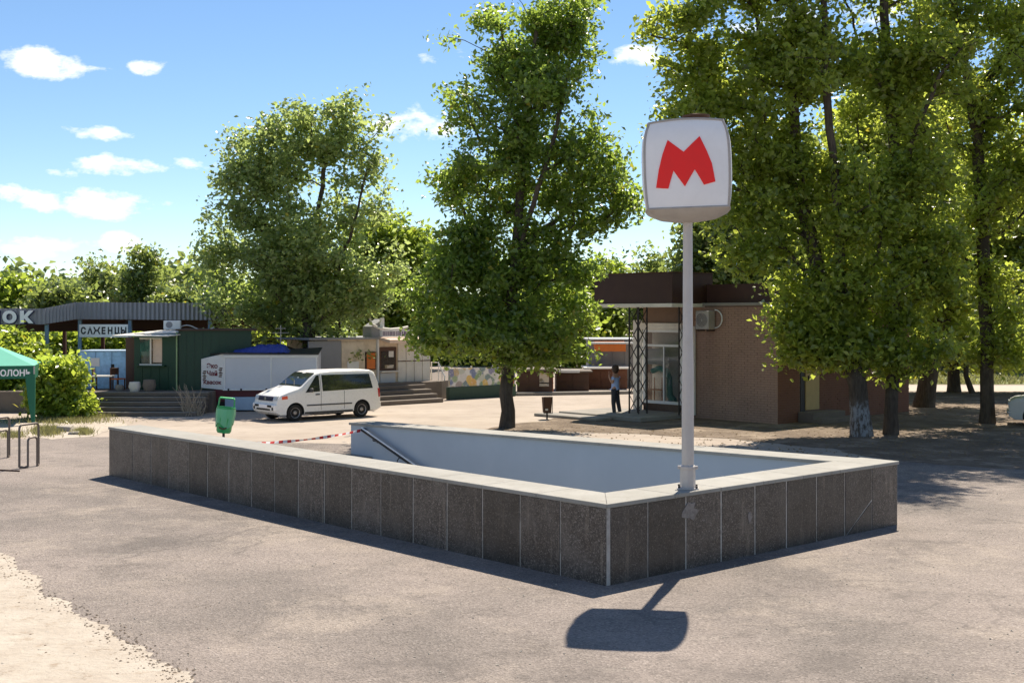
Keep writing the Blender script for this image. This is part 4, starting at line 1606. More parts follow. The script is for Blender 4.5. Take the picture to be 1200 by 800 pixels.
# local: corner nearest the camera at origin; serving face runs to -x, side face runs to +y
gk.rotation_euler = (0, 0, R(-14))
gm = MB()
gm.box(-1.75, 0, 0, .05, 0, .95)
gm.box(-1.75, 0, 0, .05, 1.85, GH)
gm.box(-.62, 0, 0, .05, .95, 1.85)
gm.box(-1.75, -1.52, 0, .05, .95, 1.85)
gm.box(-1.75, -1.70, .05, 2.6, 0, GH)
gm.box(-1.70, 0, 2.55, 2.6, 0, GH)
gm.build('wall', M['greenkiosk'], gk)
gs = thing('green_shed', 'long dark green shed wall joined behind the white trailer', 'shed', (at(209, 460, 45.0).x, 45.0, .75), R(12))
b = MB()
b.box(0, 2.6, 0, 2.4, 0, GH + .1)
b.build('wall', M['greenkiosk'], gs)
for k in range(9):
    MB().box(.02 + .29 * k, .27 + .29 * k, -.014, 0, .02, GH + .06).build('board', M['greenkiosk'], gs)
MB().box(-.1, 2.8, -.15, 2.5, GH + .1, GH + .16).build('roof', M['underside'], gs)
MB().box(-.045, .0, -.03, .01, 0, GH + .05).build('corner_trim', simple('pale green trim', (.25, .36, .18), .6, dirt=.3), gk)
wf = MB()
for (x0, x1, z0, z1) in ((-1.52, -.62, .90, .95), (-1.52, -.62, 1.85, 1.90), (-1.1, -1.05, .95, 1.85)):
    wf.box(x0, x1, -.03, .03, z0, z1)
wfo = wf.build('window_frame', M['offwhite'], gk)
MB().box(-1.52, -1.1, .0, .01, .95, 1.85).build('pane', M['shopglass'], wfo)
MB().box(-1.6, -.2, .5, .55, .3, 1.95).build('inner_shelf', M['poster'], gk)
MB().box(-1.03, -.65, .06, .08, 1.0, 1.84).build('inner_poster', M['awning'], gk)
MB().box(-1.5, -1.12, .06, .08, .96, 1.4).build('inner_goods', M['poster'], gk)
MB().box(-1.65, -.45, -.18, .0, .86, .90).build('counter', M['greenkiosk'], gk)
for k in range(5):
    MB().box(-1.74 + .35 * k, -1.42 + .35 * k, -.012, 0, .03, .84).build('lower_board', M['greenkiosk'], gk)
b = MB()
b.hexa([(-2.2, -.75, GH - .10), (.05, -.75, GH - .10), (.05, 2.7, GH + .05), (-2.2, 2.7, GH + .05), (-2.2, -.75, GH - .06), (.05, -.75, GH - .06), (.05, 2.7, GH + .09), (-2.2, 2.7, GH + .09)])
b.build('awning_roof', M['offwhite'], gk)
MB().box(-2.4, -1.75, .5, .6, 0, 1.9).build('side_post', M['brownwall'], gk)
ac2 = thing('rooftop_unit', 'white box unit lying on the green booth roof under the market canopy', 'air conditioner', (at(202, 391, 45.6).x, 45.6, .75 + GH + .14), R(10))
MB().box(-.30, .30, -.15, .2, 0, .33).build('casing', M['white'], ac2, bevel=.02)
MB().lathe([(.11, -.158), (.12, -.15)], 14, 'Y', (-.1, 0, .17)).build('fan_grille', M['shopgrey'], ac2)
b = MB()
b.tube([(at(211, 388, 46).x - ac2.location.x + .02 * k * 5, .3, .05 + .10 * math.sin(k * .5)) for k in range(14)], .022, 5)
b.build('cable', M['offwhite'], ac2)
pot_g = 'jars and pots on the market terrace'
for (px, Y, r_, h_, mt, lab) in ((158, 44.35, .22, .34, 'offwhite', 'stout pale tub below the booth window'), (140, 44.6, .16, .22, 'concrete', 'small pale bowl beside the blue booth corner'), (175, 44.3, .24, .42, 'darkconc', 'large dusty sack shaped pot on the top step')):
    b = MB().lathe([(r_ * .7, 0), (r_, h_ * .5), (r_ * .85, h_), (r_ * .7, h_)], 16)
    o = b.build('pot', M[mt], None, smooth=40)
    o.location = (at(px, 450, Y).x, Y, .75)
    tag(o, lab, 'pot')

# trailer kiosk
tY = 44.7
TK = at(262, 480, tY)
tk = thing('snack_trailer', 'pale closed snack trailer with maroon skirt behind the white van', 'trailer', (TK.x, tY, 0), R(5))
LL, z0, z1 = 3.35, .78, 2.08
b = MB()
b.hexa([(0, 0, z0), (LL, 0, z0), (LL, 1.9, z0), (-.0, 1.9, z0), (0, 0, z1), (LL, 0, z1 - .05), (LL, 1.9, z1 + .1), (0, 1.9, z1 + .1)])
b.build('body', M['trailer'], tk, bevel=.01)
b = MB()       # angled end with the lettering
b.add([(0, 0, z0), (-.86, .42, z0 + .06), (-.86, .42, z1 - .20), (0, 0, z1), (0, 1.9, z0), (0, 1.9, z1 + .1)],
      [(0, 3, 2, 1), (1, 2, 5, 4), (3, 5, 2), (0, 1, 4), (0, 4, 5, 3)])
endp = b.build('end_panel', M['canvas'], tk)
L_e = math.hypot(.86, .42)
ea = math.atan2(-.42, .86)
def endtext(t, u_, z, s, m_):
    p = Vector((-.86 + .86 * u_, .42 - .42 * u_, z)) + Vector((-.439, -.898, 0)) * .012
    lettering('lettering', t, s, m_, endp, p, (R(90), 0, ea), .003, .006, 'CENTER', 1.1)
endtext('Эко', .50, 1.56, .23, M['maroontxt'])
endtext('Чай', .50, 1.29, .23, M['maroontxt'])
endtext('Квасок', .50, .98, .20, M['maroontxt'])
for (u_, zc) in ((.14, 1.30), (.86, 1.42)):
    b = MB()
    for k in range(6):
        b.box(u_ * L_e - .07 + .03 * (k % 2), u_ * L_e + .05 + .02 * (k % 3), -.008, 0, zc - .18 + .06 * k, zc - .14 + .06 * k)
    o = b.build('printed_ornament', M['rust'], endp, loc=(-.86, .42, 0))
    o.rotation_euler = (0, 0, ea)
MB().box(-.02, LL + .03, -.05, 0, z1 - .14, z1 - .04).build('top_rail', M['white'], tk, bevel=.008)
MB().box(-.02, LL + .03, -.05, 0, z0 - .02, z0 + .03).build('bottom_rail', M['white'], tk, bevel=.008)
for x in (0.0, 1.66, LL - .06):
    MB().box(x, x + .06, -.02, 0, z0 + .03, z1 - .14).build('panel_joint', M['white'], tk, bevel=.006)
for x in (.15, .6, 1.5, 2.4):
    MB().box(x, x + .06, -.07, -.05, z0 - .04, z0 + .05).build('latch', M['black'], tk)
MB().box(-.35, LL, .10, 1.8, .35, z0).build('skirt', M['maroon'], tk)
MB().box(.05, LL - .3, -.02, .09, .05, .52).build('lower_counter', M['lightblue'], tk, bevel=.01)
MB().box(-.3, LL, .2, 1.7, 0.0, .35).build('chassis', M['black'], tk)
b = MB()
b.hexa([(-.1, -.12, z1 + .0), (LL + .05, -.12, z1 - .04), (LL + .05, 2, z1 + .14), (-1.0, 1.2, z1 - .1), (-.1, -.12, z1 + .04), (LL + .05, -.12, z1 + .0), (LL + .05, 2, z1 + .18), (-1.0, 1.2, z1 - .06)])
b.build('roof', M['darkmetal'], tk)
# folded tarpaulin on the trailer roof
rg = random.Random(9)
b = MB()
n1, n2 = 30, 8
vs, fs = [], []
for i in range(n1 + 1):
    for j in range(n2 + 1):
        u_, v_ = i / n1, j / n2
        hgt = (.30 * math.sin(math.pi * v_) ** .5 if 0 < v_ < 1 else 0) * (.3 + .7 * min(1, u_ * 2.0)) * (1 if u_ < .9 else (1 - u_) * 10) + rg.uniform(-.025, .025)
        vs.append((.3 + 2.0 * u_, .05 + 1.0 * v_, max(0, hgt)))
for i in range(n1):
    for j in range(n2):
        a = i * (n2 + 1) + j
        fs.append((a, a + n2 + 1, a + n2 + 2, a + 1))
b.add(vs, fs)
tp = b.build('folded_tarpaulin', M['tarp'])
tp.location = (TK.x, tY + .05, z1 + .03)
tag(tp, 'crumpled dark blue tarpaulin folded on the trailer roof', 'tarpaulin')
ant = MB()
ant.tube([(0, 0, 0), (0, 0, .9)], .018, 5)
ant.tube([(-.3, 0, .62), (.3, 0, .62)], .012, 5)
ant.tube([(-.2, 0, .78), (.2, 0, .78)], .012, 5)
o = ant.build('aerial', M['greymetal'])
o.location = (at(329, 420, 46.0).x, 46.0, 2.2)
tag(o, 'thin grey aerial mast rising behind the blue tarpaulin', 'aerial')

# ------------------------------------------------------------------ middle shop with steps
S0 = Vector((-5.18, 47.3, 0))
ms = thing('shop_steps', 'low worn steps in front of the pale shop beside the van', 'steps', S0, ROT)
for k in range(4):
    MB().box(-2.6, 3.3, .38 * k, 1.9, .17 * k, .17 * (k + 1) - .002).build('step', M['darkconc'], ms, bevel=.02)
Q = S0 + Vector((-vy, vx, 0)) * 2.1
LS0 = -.8
sh_ = thing('corner_shop', 'small pale shop with serving window and faded awning behind the van', 'shop', Q + Vector((vx, vy, 0)) * LS0 + Vector((0, 0, .66)), ROT)
SL, SH = 5.1, 1.86
MB().box(0, SL, .03, 3, 0, SH).build('wall', M['beige'], sh_)
MB().box(-.9, .62, -.02, .03, 0, SH - .05).build('grey_wall_panel', M['shopgrey'], sh_)
MB().box(.64, 1.75, -.01, .03, .55, SH - .1).build('poster_panel', M['beige'], sh_)
MB().box(.9, 1.45, -.03, -.01, .62, .98).build('notice', M['white'], sh_)
w1 = MB().box(1.78, 2.28, -.03, .03, .62, 1.35).build('window_frame', M['brownwall'], sh_)
MB().box(1.83, 2.23, -.045, -.03, .67, 1.30).build('window_picture', M['orange'], w1)
MB().box(2.34, 2.42, -.06, .03, 0, SH).build('pillar', M['white'], sh_)
w2 = MB().box(2.46, 3.30, -.03, .03, .58, 1.52).build('serving_window', M['brownwall'], sh_)
MB().box(2.54, 3.22, -.04, -.03, .66, 1.36).build('pane', M['carglass'], w2)
MB().box(2.90, 3.14, -.055, -.04, 1.12, 1.36).build('price_sheet', M['canvas'], w2)
MB().box(2.7, 3.15, -.055, -.04, .67, .80).build('goods', M['poster'], w2)
MB().box(2.44, 3.32, -.22, -.0, .52, .57).build('counter', M['offwhite'], sh_)
MB().box(2.5, 3.26, -.03, .03, .05, .48).build('counter_panel', M['trailer'], sh_, bevel=.01)
for k in range(4):
    MB().box(3.40 + .42 * k, 3.79 + .42 * k, -.02, .03, .03, .92).build('wall_panel', M['offwhite'], sh_, bevel=.006)
    MB().box(3.40 + .42 * k, 3.79 + .42 * k, -.02, .03, .95, SH - .08).build('wall_panel', M['offwhite'], sh_, bevel=.006)
MB().box(3.36, SL, -.035, -.02, .92, .95).build('rust_rail', M['rust'], sh_)
b = MB()
b.hexa([(2.4, -.8, SH - .17), (4.3, -.8, SH - .17), (4.3, 0, SH - .02), (2.4, 0, SH - .02), (2.4, -.8, SH - .02), (4.3, -.8, SH - .02), (4.3, 0, SH + .08), (2.4, 0, SH + .08)])
b.build('awning', M['awning'], sh_, bevel=.01)
MB().box(-.95, SL + .1, -.15, 3.1, SH, SH + .07).build('roof', M['shopgrey'], sh_)
sgb = MB().box(2.35, 3.95, -.3, -.24, SH + .09, SH + .36).build('sign_board', M['trailer'], sh_)
b = MB()
rg = random.Random(4)
x = 2.42
while x < 3.85:
    b.box(x, x + rg.uniform(.03, .05), -.312, -.3, SH + .14, SH + .30)
    x += rg.uniform(.07, .11)
b.build('sign_print', simple('purple grey print', (.13, .10, .19), .6), sgb)
b = MB()
b.tube([(2.0, 0, SH + .85), (2.06, 0, SH + .62), (2.4, 0, SH + .45), (3.0, 0, SH + .38), (3.6, 0, SH + .42), (3.9, 0, SH + .48)], .05, 6)
b.build('curved_trim', M['offwhite'], sh_)
b = MB()
b.hexa([(2.15, .1, SH + .07), (2.75, .1, SH + .07), (2.75, .7, SH + .07), (2.15, .7, SH + .07), (2.15, .1, SH + .5), (2.75, .1, SH + .8), (2.75, .7, SH + .8), (2.15, .7, SH + .5)])
b.build('roof_box', M['shopgrey'], sh_)
MB().box(2.55, 2.75, .05, .1, SH + .1, SH + .85).build('white_flue', M['white'], sh_)

hrl = thing('white_railing', 'short white tube railing sloping down beside the fruit banner', 'railing', gnd(521, 462, .2) * 1, ROT)
q = gnd(521, 467)
hrl.location = (q.x, q.y, 0)
b = MB()
b.tube([(0, 0, 0), (0, 0, .95), (-.1, .3, 1.5), (-.1, .75, 1.5), (-.1, .75, .6)], .03, 6)
b.build('rail', M['white'], hrl)
for k in range(2):
    MB().tube([(-.04 - .03 * k, .12 + .2 * k, .3), (-.04 - .03 * k, .12 + .2 * k, 1.15 + .28 * k)], .02, 5).build('baluster', M['white'], hrl)

# banner fence
g0, g1 = gnd(527, 468.5), gnd(605, 464)
dd = g1 - g0
bf = thing('fruit_banner_fence', 'low green plinth carrying a white banner printed with fruit', 'fence', g0, math.atan2(dd.y, dd.x))
LB = dd.length
MB().box(0, LB, 0, .25, 0, .52).build('plinth', M['greenbase'], bf, bevel=.02)
MB().box(.02, LB - .02, .05, .09, .52, 1.27).build('banner', M['banner'], bf)
for k in range(4):
    x = .03 + (LB - .1) * k / 3
    MB().box(x, x + .05, .09, .14, .5, 1.36).build('post', M['white'], bf)
MB().box(LB - .55, LB - .1, .03, .05, .55, 1.45).build('orange_print', M['orange'], bf)


def stall(label, x0, x1, yb, yt, Ydist, wall, roof=None, extra=None, depth=2.2, rz=0.0, base=0.0, name='market_stall', group='closed stalls beyond the middle tree'):
    p0, p1 = at(x0, 460, Ydist), at(x1, 460, Ydist)
    w_ = p1.x - p0.x
    t = thing(name, label, 'stall', (p0.x, Ydist, base), rz, group)
    h_ = at(x0, yt, Ydist).z - base
    MB().box(0, w_, 0, depth, 0, h_).build('wall', wall, t, bevel=.01)
    n = max(2, int(w_ / .5))
    for k in range(n):
        MB().box(w_ * k / n + .02, w_ * (k + 1) / n - .02, -.02, 0, .08, h_ - .1).build('shutter_board', wall, t, bevel=.005)
    MB().box(-.15, w_ + .15, -.35, depth + .1, h_, h_ + .07).build('roof', roof or M['darkconc'], t)
    MB().box(-.02, w_ + .02, -.06, -.02, h_ * .45, h_ * .45 + .05).build('ledge', wall, t)
    if extra: extra(t, w_, h_)
    return t


def ex_poster(t, w_, h_):
    MB().box(w_ * .62, w_ * .62 + .42, -.06, -.02, .35, .95).build('poster', M['poster'], t)
def ex_white(t, w_, h_):
    MB().box(.1, w_ * .7, -.5, -.3, h_ + .0, h_ + .12).build('roof_trim', M['white'], t)


stall('low brown boarded stall with a pale poster beside the tree trunk', 606, 648, 461, 434, 54.6, M['brownwall'], extra=ex_poster)
stall('dark brown stall with a bright white roof trim', 652, 690, 459, 436, 56.5, M['brownwall'], extra=ex_white)
stall('dull brown stall farther right near the standing woman', 688, 735, 458, 432, 58.5, M['brickshade'], M['offwhite'])
def ex_aw(t, w_, h_):
    b = MB()
    b.hexa([(w_ * .1, -1.0, h_ - .55), (w_ * .75, -1.0, h_ - .55), (w_ * .75, 0, h_ - .3), (w_ * .1, 0, h_ - .3), (w_ * .1, -1.0, h_ - .2), (w_ * .75, -1.0, h_ - .2), (w_ * .75, 0, h_ + .0), (w_ * .1, 0, h_ + .0)])
    b.build('orange_awning', M['orange'], t, bevel=.02)
    MB().box(w_ * .02, w_ * .9, -1.1, 0, h_ - .18, h_ - .1).build('awning_top', M['white'], t)
stall('tall kiosk with an orange awning seen past the lattice column', 690, 745, 462, 398, 60.5, M['shopgrey'], M['white'], extra=ex_aw, group=None, name='awning_kiosk')
op = MB().box(-.09, .09, -.09, .09, 0, .98).build('orange_post', M['orange'], None, bevel=.02)
g = gnd(646, 461.5)
op.location = g
tag(op, 'short orange post standing between the brown stalls', 'post')
# low dark strip behind the plinth and the terrace kerb
kb = MB().box(0, 9.5, 0, .3, 0, .14).build('kerb', M['concrete'], None, bevel=.02)
kb.location = gnd(606, 463.8)
kb.rotation_euler = (0, 0, R(14))
tag(kb, kind='structure')
# ------------------------------------------------------------------ trees
def frusta(mb, A_, B_, RA, RB, n=6):
    """vectorised tapered branch segments"""
    A_, B_, RA, RB = map(np.asarray, (A_, B_, RA, RB))
    D = B_ - A_
    D = D / np.maximum(1e-6, np.linalg.norm(D, axis=1))[:, None]
    ref = np.where(np.abs(D[:, 2:3]) < .8, np.array([[0, 0, 1.]]), np.array([[1., 0, 0]]))
    U = np.cross(D, ref); U /= np.linalg.norm(U, axis=1)[:, None]
    V = np.cross(D, U)
    t = np.arange(n) * 2 * np.pi / n
    ring = U[:, None, :] * np.cos(t)[None, :, None] + V[:, None, :] * np.sin(t)[None, :, None]
    VA = A_[:, None, :] + ring * RA[:, None, None]
    VB = B_[:, None, :] + ring * RB[:, None, None]
    vs = np.concatenate([VA, VB], axis=1).reshape(-1, 3)
    m = len(A_)
    k = np.arange(n); k2 = (k + 1) % n
    f = np.stack([k, k2, k2 + n, k + n], axis=1)[None] + (np.arange(m) * 2 * n)[:, None, None]
    return vs, f.reshape(-1, 4)


def np_mesh(name, vs, fs, mat, parent, smooth=False, tint=None):
    me = bpy.data.meshes.new(name)
    nf, k = fs.shape
    me.vertices.add(len(vs))
    me.vertices.foreach_set('co', np.asarray(vs, dtype=np.float32).ravel())
    me.loops.add(nf * k)
    me.loops.foreach_set('vertex_index', fs.astype(np.int32).ravel())
    me.polygons.add(nf)
    me.polygons.foreach_set('loop_start', np.arange(nf, dtype=np.int32) * k)
    if smooth:
        me.polygons.foreach_set('use_smooth', np.ones(nf, dtype=bool))
    me.update(calc_edges=True)
    if tint is not None:
        a = me.attributes.new('tint', 'FLOAT', 'FACE')
        a.data.foreach_set('value', np.asarray(tint, dtype=np.float32))
    me.materials.append(mat)
    o = bpy.data.objects.new(name, me)
    COL.objects.link(o)
    o.parent = parent
    return o


def leaves(C, rng, per, sig, size, tint_c=None, up=.35, droop=0.0):
    """C: cluster centres (n,3); one rhombic folded leaf = two triangles"""
    n = len(C)
    P = np.repeat(C, per, axis=0)
    m = len(P)
    g = rng.normal(size=(m, 3)) * np.array([sig, sig, sig * .62])
    P = P + g
    P[:, 2] -= droop * np.abs(g[:, 0] + g[:, 1]) * .3
    nrm = rng.normal(size=(m, 3)); nrm[:, 2] = np.abs(nrm[:, 2]) * .8 + up
    nrm /= np.linalg.norm(nrm, axis=1)[:, None]
    a = rng.normal(size=(m, 3))
    a -= nrm * np.sum(a * nrm, axis=1)[:, None]
    a /= np.linalg.norm(a, axis=1)[:, None]
    b = np.cross(nrm, a)
    s = (size * rng.uniform(.45, 1.4, m))[:, None]
    fold = nrm * s * .12
    vs = np.stack([P - a * s * .6, P + b * s * .36 + fold, P + a * s * .6, P - b * s * .36 + fold], axis=1).reshape(-1, 3)
    i = np.arange(m)[:, None] * 4
    fs = np.stack([np.concatenate([i, i + 1, i + 2], 1), np.concatenate([i, i + 2, i + 3], 1)], axis=1).reshape(-1, 3)
    tc_ = rng.uniform(0, .75, n) if tint_c is None else tint_c
    tint = np.repeat(tc_, per) * .35 + rng.uniform(0, .60, m) ** 1.0
    yel = rng.random(m) < .012
    tint[yel] = 1.0
    return vs, fs, np.repeat(np.clip(tint, 0, 1), 2)


def tree(name, label, base, trunk, ells, mat, n_cl=220, per=160, sig=.42, leaf=.15, r0=.28, bark=None, seed=1, group=None, tip=.012, up=.35, cat='tree'):
    """trunk: points of the main stem(s) relative to base; ells: crown ellipsoids (centre, radii) in the world"""
    rng = np.random.RandomState(seed)
    t = thing(name, label, cat, base, 0, group)
    base = np.array(base, dtype=float)
    nodes, par_, fixed = [], [], []
    for stem in trunk:
        prev = -1
        pts = [np.array(p, float) for p in stem]
        if nodes:
            dd_ = [np.linalg.norm(q - pts[0]) for q in nodes]
            prev = int(np.argmin(dd_))
        for i, p in enumerate(pts):
            if i > 0:
                q0 = pts[i - 1]
                k = max(1, int(np.linalg.norm(p - q0) / .5))
                for j in range(1, k + 1):
                    w_ = q0 + (p - q0) * j / k
                    if j < k:
                        w_ = w_ + rng.normal(size=3) * .02
                    nodes.append(w_); par_.append(prev); prev = len(nodes) - 1
            elif prev == -1:
                nodes.append(p); par_.append(-1); prev = 0
    E = [(np.array(c) - base, np.array(r)) for c, r in ells]
    vol = np.array([r.prod() for _, r in E]); vol = vol / vol.sum()
    cs = []
    for _ in range(n_cl):
        c, r = E[rng.choice(len(E), p=vol)]
        d = rng.normal(size=3); d /= np.linalg.norm(d)
        lump = .86 + .22 * math.sin(4.1 * d[0] + 3 * c[0]) * math.sin(3.7 * d[1] + c[2]) + .16 * math.sin(7.3 * d[2] + 5 * d[0] + c[2])
        cs.append(c + d * r * lump * (.25 + .75 * rng.random() ** .6) * (1.16 if rng.random() < .12 else 1))
    cs = np.array(cs)
    NA = np.zeros((len(nodes) + n_cl * 14, 3))
    NA[:len(nodes)] = nodes
    cnt = len(nodes)
    par_ = list(par_)
    dist0 = np.min(np.linalg.norm(cs[:, None, :] - NA[None, :cnt, :], axis=2), axis=1)
    tips = []
    zmin = 1.6
    for ci in np.argsort(dist0):
        c = cs[ci]
        q = NA[:cnt]
        dv = c - q
        dist = np.linalg.norm(dv, axis=1)
        cost = dist + 1.2 * np.maximum(0, q[:, 2] - c[2] + .25 * dist) + 5.0 * (q[:, 2] < zmin)
        k = int(np.argmin(cost))
        L = dist[k]
        ns_ = max(1, min(12, int(L / .45)))
        p0 = q[k].copy()
        sag = min(.25 * L, .8)
        prev = k
        for j in range(1, ns_ + 1):
            f_ = j / ns_
            p = p0 + (c - p0) * f_
            p[2] += sag * math.sin(math.pi * f_) * .35
            if j < ns_:
                p += rng.normal(size=3) * .05 * min(1, L)
            NA[cnt] = p
            par_.append(prev)
            prev = cnt
            cnt += 1
        tips.append(prev)
    NA = NA[:cnt]
    wgt = np.zeros(cnt)
    wgt[tips] = 1.0
    for i in range(cnt - 1, 0, -1):
        if par_[i] >= 0 and par_[i] < i:
            wgt[par_[i]] += wgt[i]
    rad = tip * np.maximum(1, wgt) ** .52
    kk = r0 / rad[0]
    rad = rad * np.where(wgt > n_cl * .04, (1 + (kk - 1) * np.clip((wgt / wgt[0]), 0, 1) ** .5), 1)
    zz = NA[:, 2]
    rad = rad * (1 + .32 * np.exp(-np.maximum(zz, 0) / .35) * (wgt > n_cl * .25))
    idx = np.array([i for i in range(cnt) if par_[i] >= 0])
    pr = np.array([par_[i] for i in idx])
    ra = np.minimum(rad[pr], rad[idx] * 1.35)
    isbig = rad > .05
    kids = {}
    for i in range(cnt):
        if par_[i] >= 0 and isbig[i]:
            kids.setdefault(par_[i], []).append(i)
    tb = MB()
    starts = [(0, None)]
    while starts:
        a_, pa = starts.pop()
        ch = ([pa] if pa is not None else []) + [a_]
        while ch[-1] in kids:
            ks = sorted(kids[ch[-1]], key=lambda q_: -wgt[q_])
            for q_ in ks[1:]:
                starts.append((q_, ch[-1]))
            ch.append(ks[0])
        if len(ch) > 1:
            rr_ = [float(rad[q_]) for q_ in ch]
            if pa is not None:
                rr_[0] = min(rr_[0], rr_[1] * 1.15)
            n_ = 12 if rr_[0] > .12 else 7
            pp_ = [Vector(NA[q_]) for q_ in ch]
            if pa is None:
                pp_[0].z = -.05
            tb.tube(pp_, rr_, n_, False)
    small = ~isbig[idx]
    v2, f2 = frusta(None, NA[pr][small], NA[idx][small], ra[small], rad[idx][small], 4)
    v1 = np.array([tuple(v) for v in tb.v]).reshape(-1, 3)
    f1 = np.array(tb.f, dtype=np.int64).reshape(-1, 4)
    np_mesh('trunk', np.concatenate([v1, v2]), np.concatenate([f1, f2 + len(v1)]), bark or M['bark'], t, True)
    # leaf clusters at the tips and part way down the twigs
    C = NA[tips]
    extra = NA[[par_[i] for i in tips if par_[i] > 0]]
    C2 = np.concatenate([C, extra[rng.random(len(extra)) < .6]])
    vs, fs, tn = leaves(C2 + rng.normal(size=C2.shape) * .05, rng, per, sig, leaf, up=up)
    o = np_mesh('crown', vs, fs, mat, t, False, tn)
    return t


def el(lst, Y, k=.8, dy=None):
    out = []
    for i, (x, y, rx, ry) in enumerate(lst):
        p = at(x, y, Y)
        a, b = rx / F * Y, ry / F * Y
        off = (dy[i] if dy else ((-1) ** i) * a * .15)
        out.append(((p.x, Y + off, p.z), (a, (a + b) / 2 * k, b)))
    return out


def stem(pts, Y, base):
    return [(at(x, y, Y + d) - Vector(base)) for x, y, d in pts]


# middle tree
Y = 38.5
b0 = gnd(594, 501); Y = b0.y
tree('plane_tree', 'tall leafy tree with a dark bare trunk in the middle of the plaza', b0,
     [stem([(594, 501, 0), (595, 440, 0), (598, 380, .1), (604, 300, .1), (612, 200, .2), (622, 100, 0), (630, 30, 0)], Y, b0),
      stem([(603, 310, .1), (625, 240, -.6), (650, 160, -.8), (665, 90, -.5)], Y, b0),
      stem([(600, 350, .1), (570, 300, .8), (540, 240, .8)], Y, b0),
      stem([(606, 290, .1), (650, 260, .6), (700, 215, .8)], Y, b0)],
     el([(628, 55, 92, 72), (605, 125, 92, 60), (600, 205, 92, 60), (690, 200, 62, 62), (530, 200, 38, 55), (715, 255, 38, 36), (590, 310, 88, 55), (530, 365, 60, 55), (655, 365, 55, 52), (590, 395, 98, 36), (655, 20, 60, 45), (500, 388, 42, 36), (555, 280, 50, 45), (645, 290, 55, 48), (520, 320, 38, 36), (690, 330, 34, 30), (492, 352, 34, 34), (640, 412, 62, 22), (535, 408, 50, 22), (735, 235, 28, 30)], Y),
     M['leaf_mid'], n_cl=560, per=64, sig=.27, leaf=.15, r0=.20, seed=11, up=.3)

# left tree and its lighter neighbour
b0 = gnd(362, 462); b0 = Vector((at(362, 462, 49.5).x, 49.5, .0)); Y = 49.5
tree('poplar_tree', 'broad dense tree rising behind the white trailer and van', b0,
     [stem([(362, 455, 0), (362, 400, 0), (365, 330, 0), (372, 250, 0), (385, 170, 0), (395, 125, 0)], Y, b0),
      stem([(363, 380, 0), (330, 310, .8), (300, 230, .8), (285, 170, .5)], Y, b0),
      stem([(364, 350, 0), (410, 280, -.8), (430, 200, -.6)], Y, b0)],
     el([(335, 185, 62, 52), (398, 165, 50, 55), (425, 215, 34, 55), (300, 225, 62, 60), (262, 300, 42, 60), (355, 290, 95, 75), (330, 355, 85, 55), (405, 345, 60, 60), (250, 345, 32, 34), (238, 300, 24, 30), (285, 380, 40, 25), (365, 145, 40, 30), (400, 405, 45, 28), (440, 330, 40, 45), (285, 185, 48, 40), (415, 135, 36, 30), (340, 150, 50, 34)], Y),
     M['leaf_left'], n_cl=460, per=56, sig=.32, leaf=.18, r0=.26, seed=21)
b0 = Vector((at(450, 455, 63).x, 63, 0)); Y = 63
tree('lime_tree', 'paler yellow green tree between the two larger trees', b0,
     [stem([(450, 465, 0), (452, 380, 0), (455, 290, 0)], Y, b0)],
     el([(446, 292, 52, 44), (484, 335, 44, 60), (440, 350, 55, 50), (482, 290, 34, 28), (505, 330, 25, 45), (475, 390, 55, 30)], Y),
     M['leaf_light'], n_cl=300, per=66, sig=.42, leaf=.24, r0=.2, seed=22)

# right group
b0 = gnd(1010, 511); Y = b0.y
tree('ash_tree', 'big old tree with flaking whitewash on its trunk by the pavilion', b0,
     [stem([(1010, 511, 0), (1005, 450, 0), (990, 400, .1), (960, 320, .2), (935, 220, .3), (928, 100, .2), (925, -60, 0), (930, -220, 0)], Y, b0),
      stem([(985, 390, .1), (985, 300, -.4), (978, 200, -.5), (968, 100, -.7), (965, 0, -.6), (985, -140, -.5)], Y, b0),
      stem([(940, 240, .3), (880, 150, 1.0), (820, 60, 1.4)], Y, b0)],
     el([(850, 90, 85, 70), (800, 30, 62, 42), (880, 175, 70, 60), (930, 70, 85, 80), (940, 210, 80, 70), (985, 330, 74, 58), (990, 395, 70, 40), (930, 385, 34, 40), (880, 270, 52, 58), (930, -70, 105, 75), (870, -40, 80, 60), (945, -190, 60, 60), (945, 395, 36, 34), (1010, 240, 70, 70), (962, 375, 62, 46), (872, 312, 44, 30), (925, 340, 40, 40), (955, 395, 48, 34), (935, 408, 34, 22), (985, 412, 42, 20), (1010, 370, 60, 50), (800, 150, 50, 50)], Y, .85),
     M['leaf_right'], n_cl=800, per=60, sig=.27, leaf=.155, r0=.27, seed=31, bark=M['barkw'], group='tall trees beside the pavilion')
b0 = gnd(1044, 509); Y = b0.y
tree('ash_tree', 'slimmer straight tree close behind the whitewashed one', b0,
     [stem([(1044, 509, 0), (1046, 420, 0), (1050, 300, 0), (1048, 180, .2), (1040, 60, .2), (1030, -80, 0), (1035, -220, 0)], Y, b0),
      stem([(1049, 280, 0), (1070, 160, -.6), (1100, 90, -.9), (1140, 40, -1)], Y, b0)],
     el([(1040, 90, 70, 75), (1060, 210, 68, 70), (1060, 330, 58, 52), (1070, 400, 46, 34), (1090, 300, 60, 60), (1045, 412, 50, 22), (1095, 405, 40, 26), (1100, 60, 65, 60), (1035, -60, 90, 85), (1045, -190, 60, 60)], Y, .85),
     M['leaf_right'], n_cl=430, per=60, sig=.26, leaf=.155, r0=.19, seed=32, group='tall trees beside the pavilion')
b0 = gnd(1157, 496); Y = b0.y
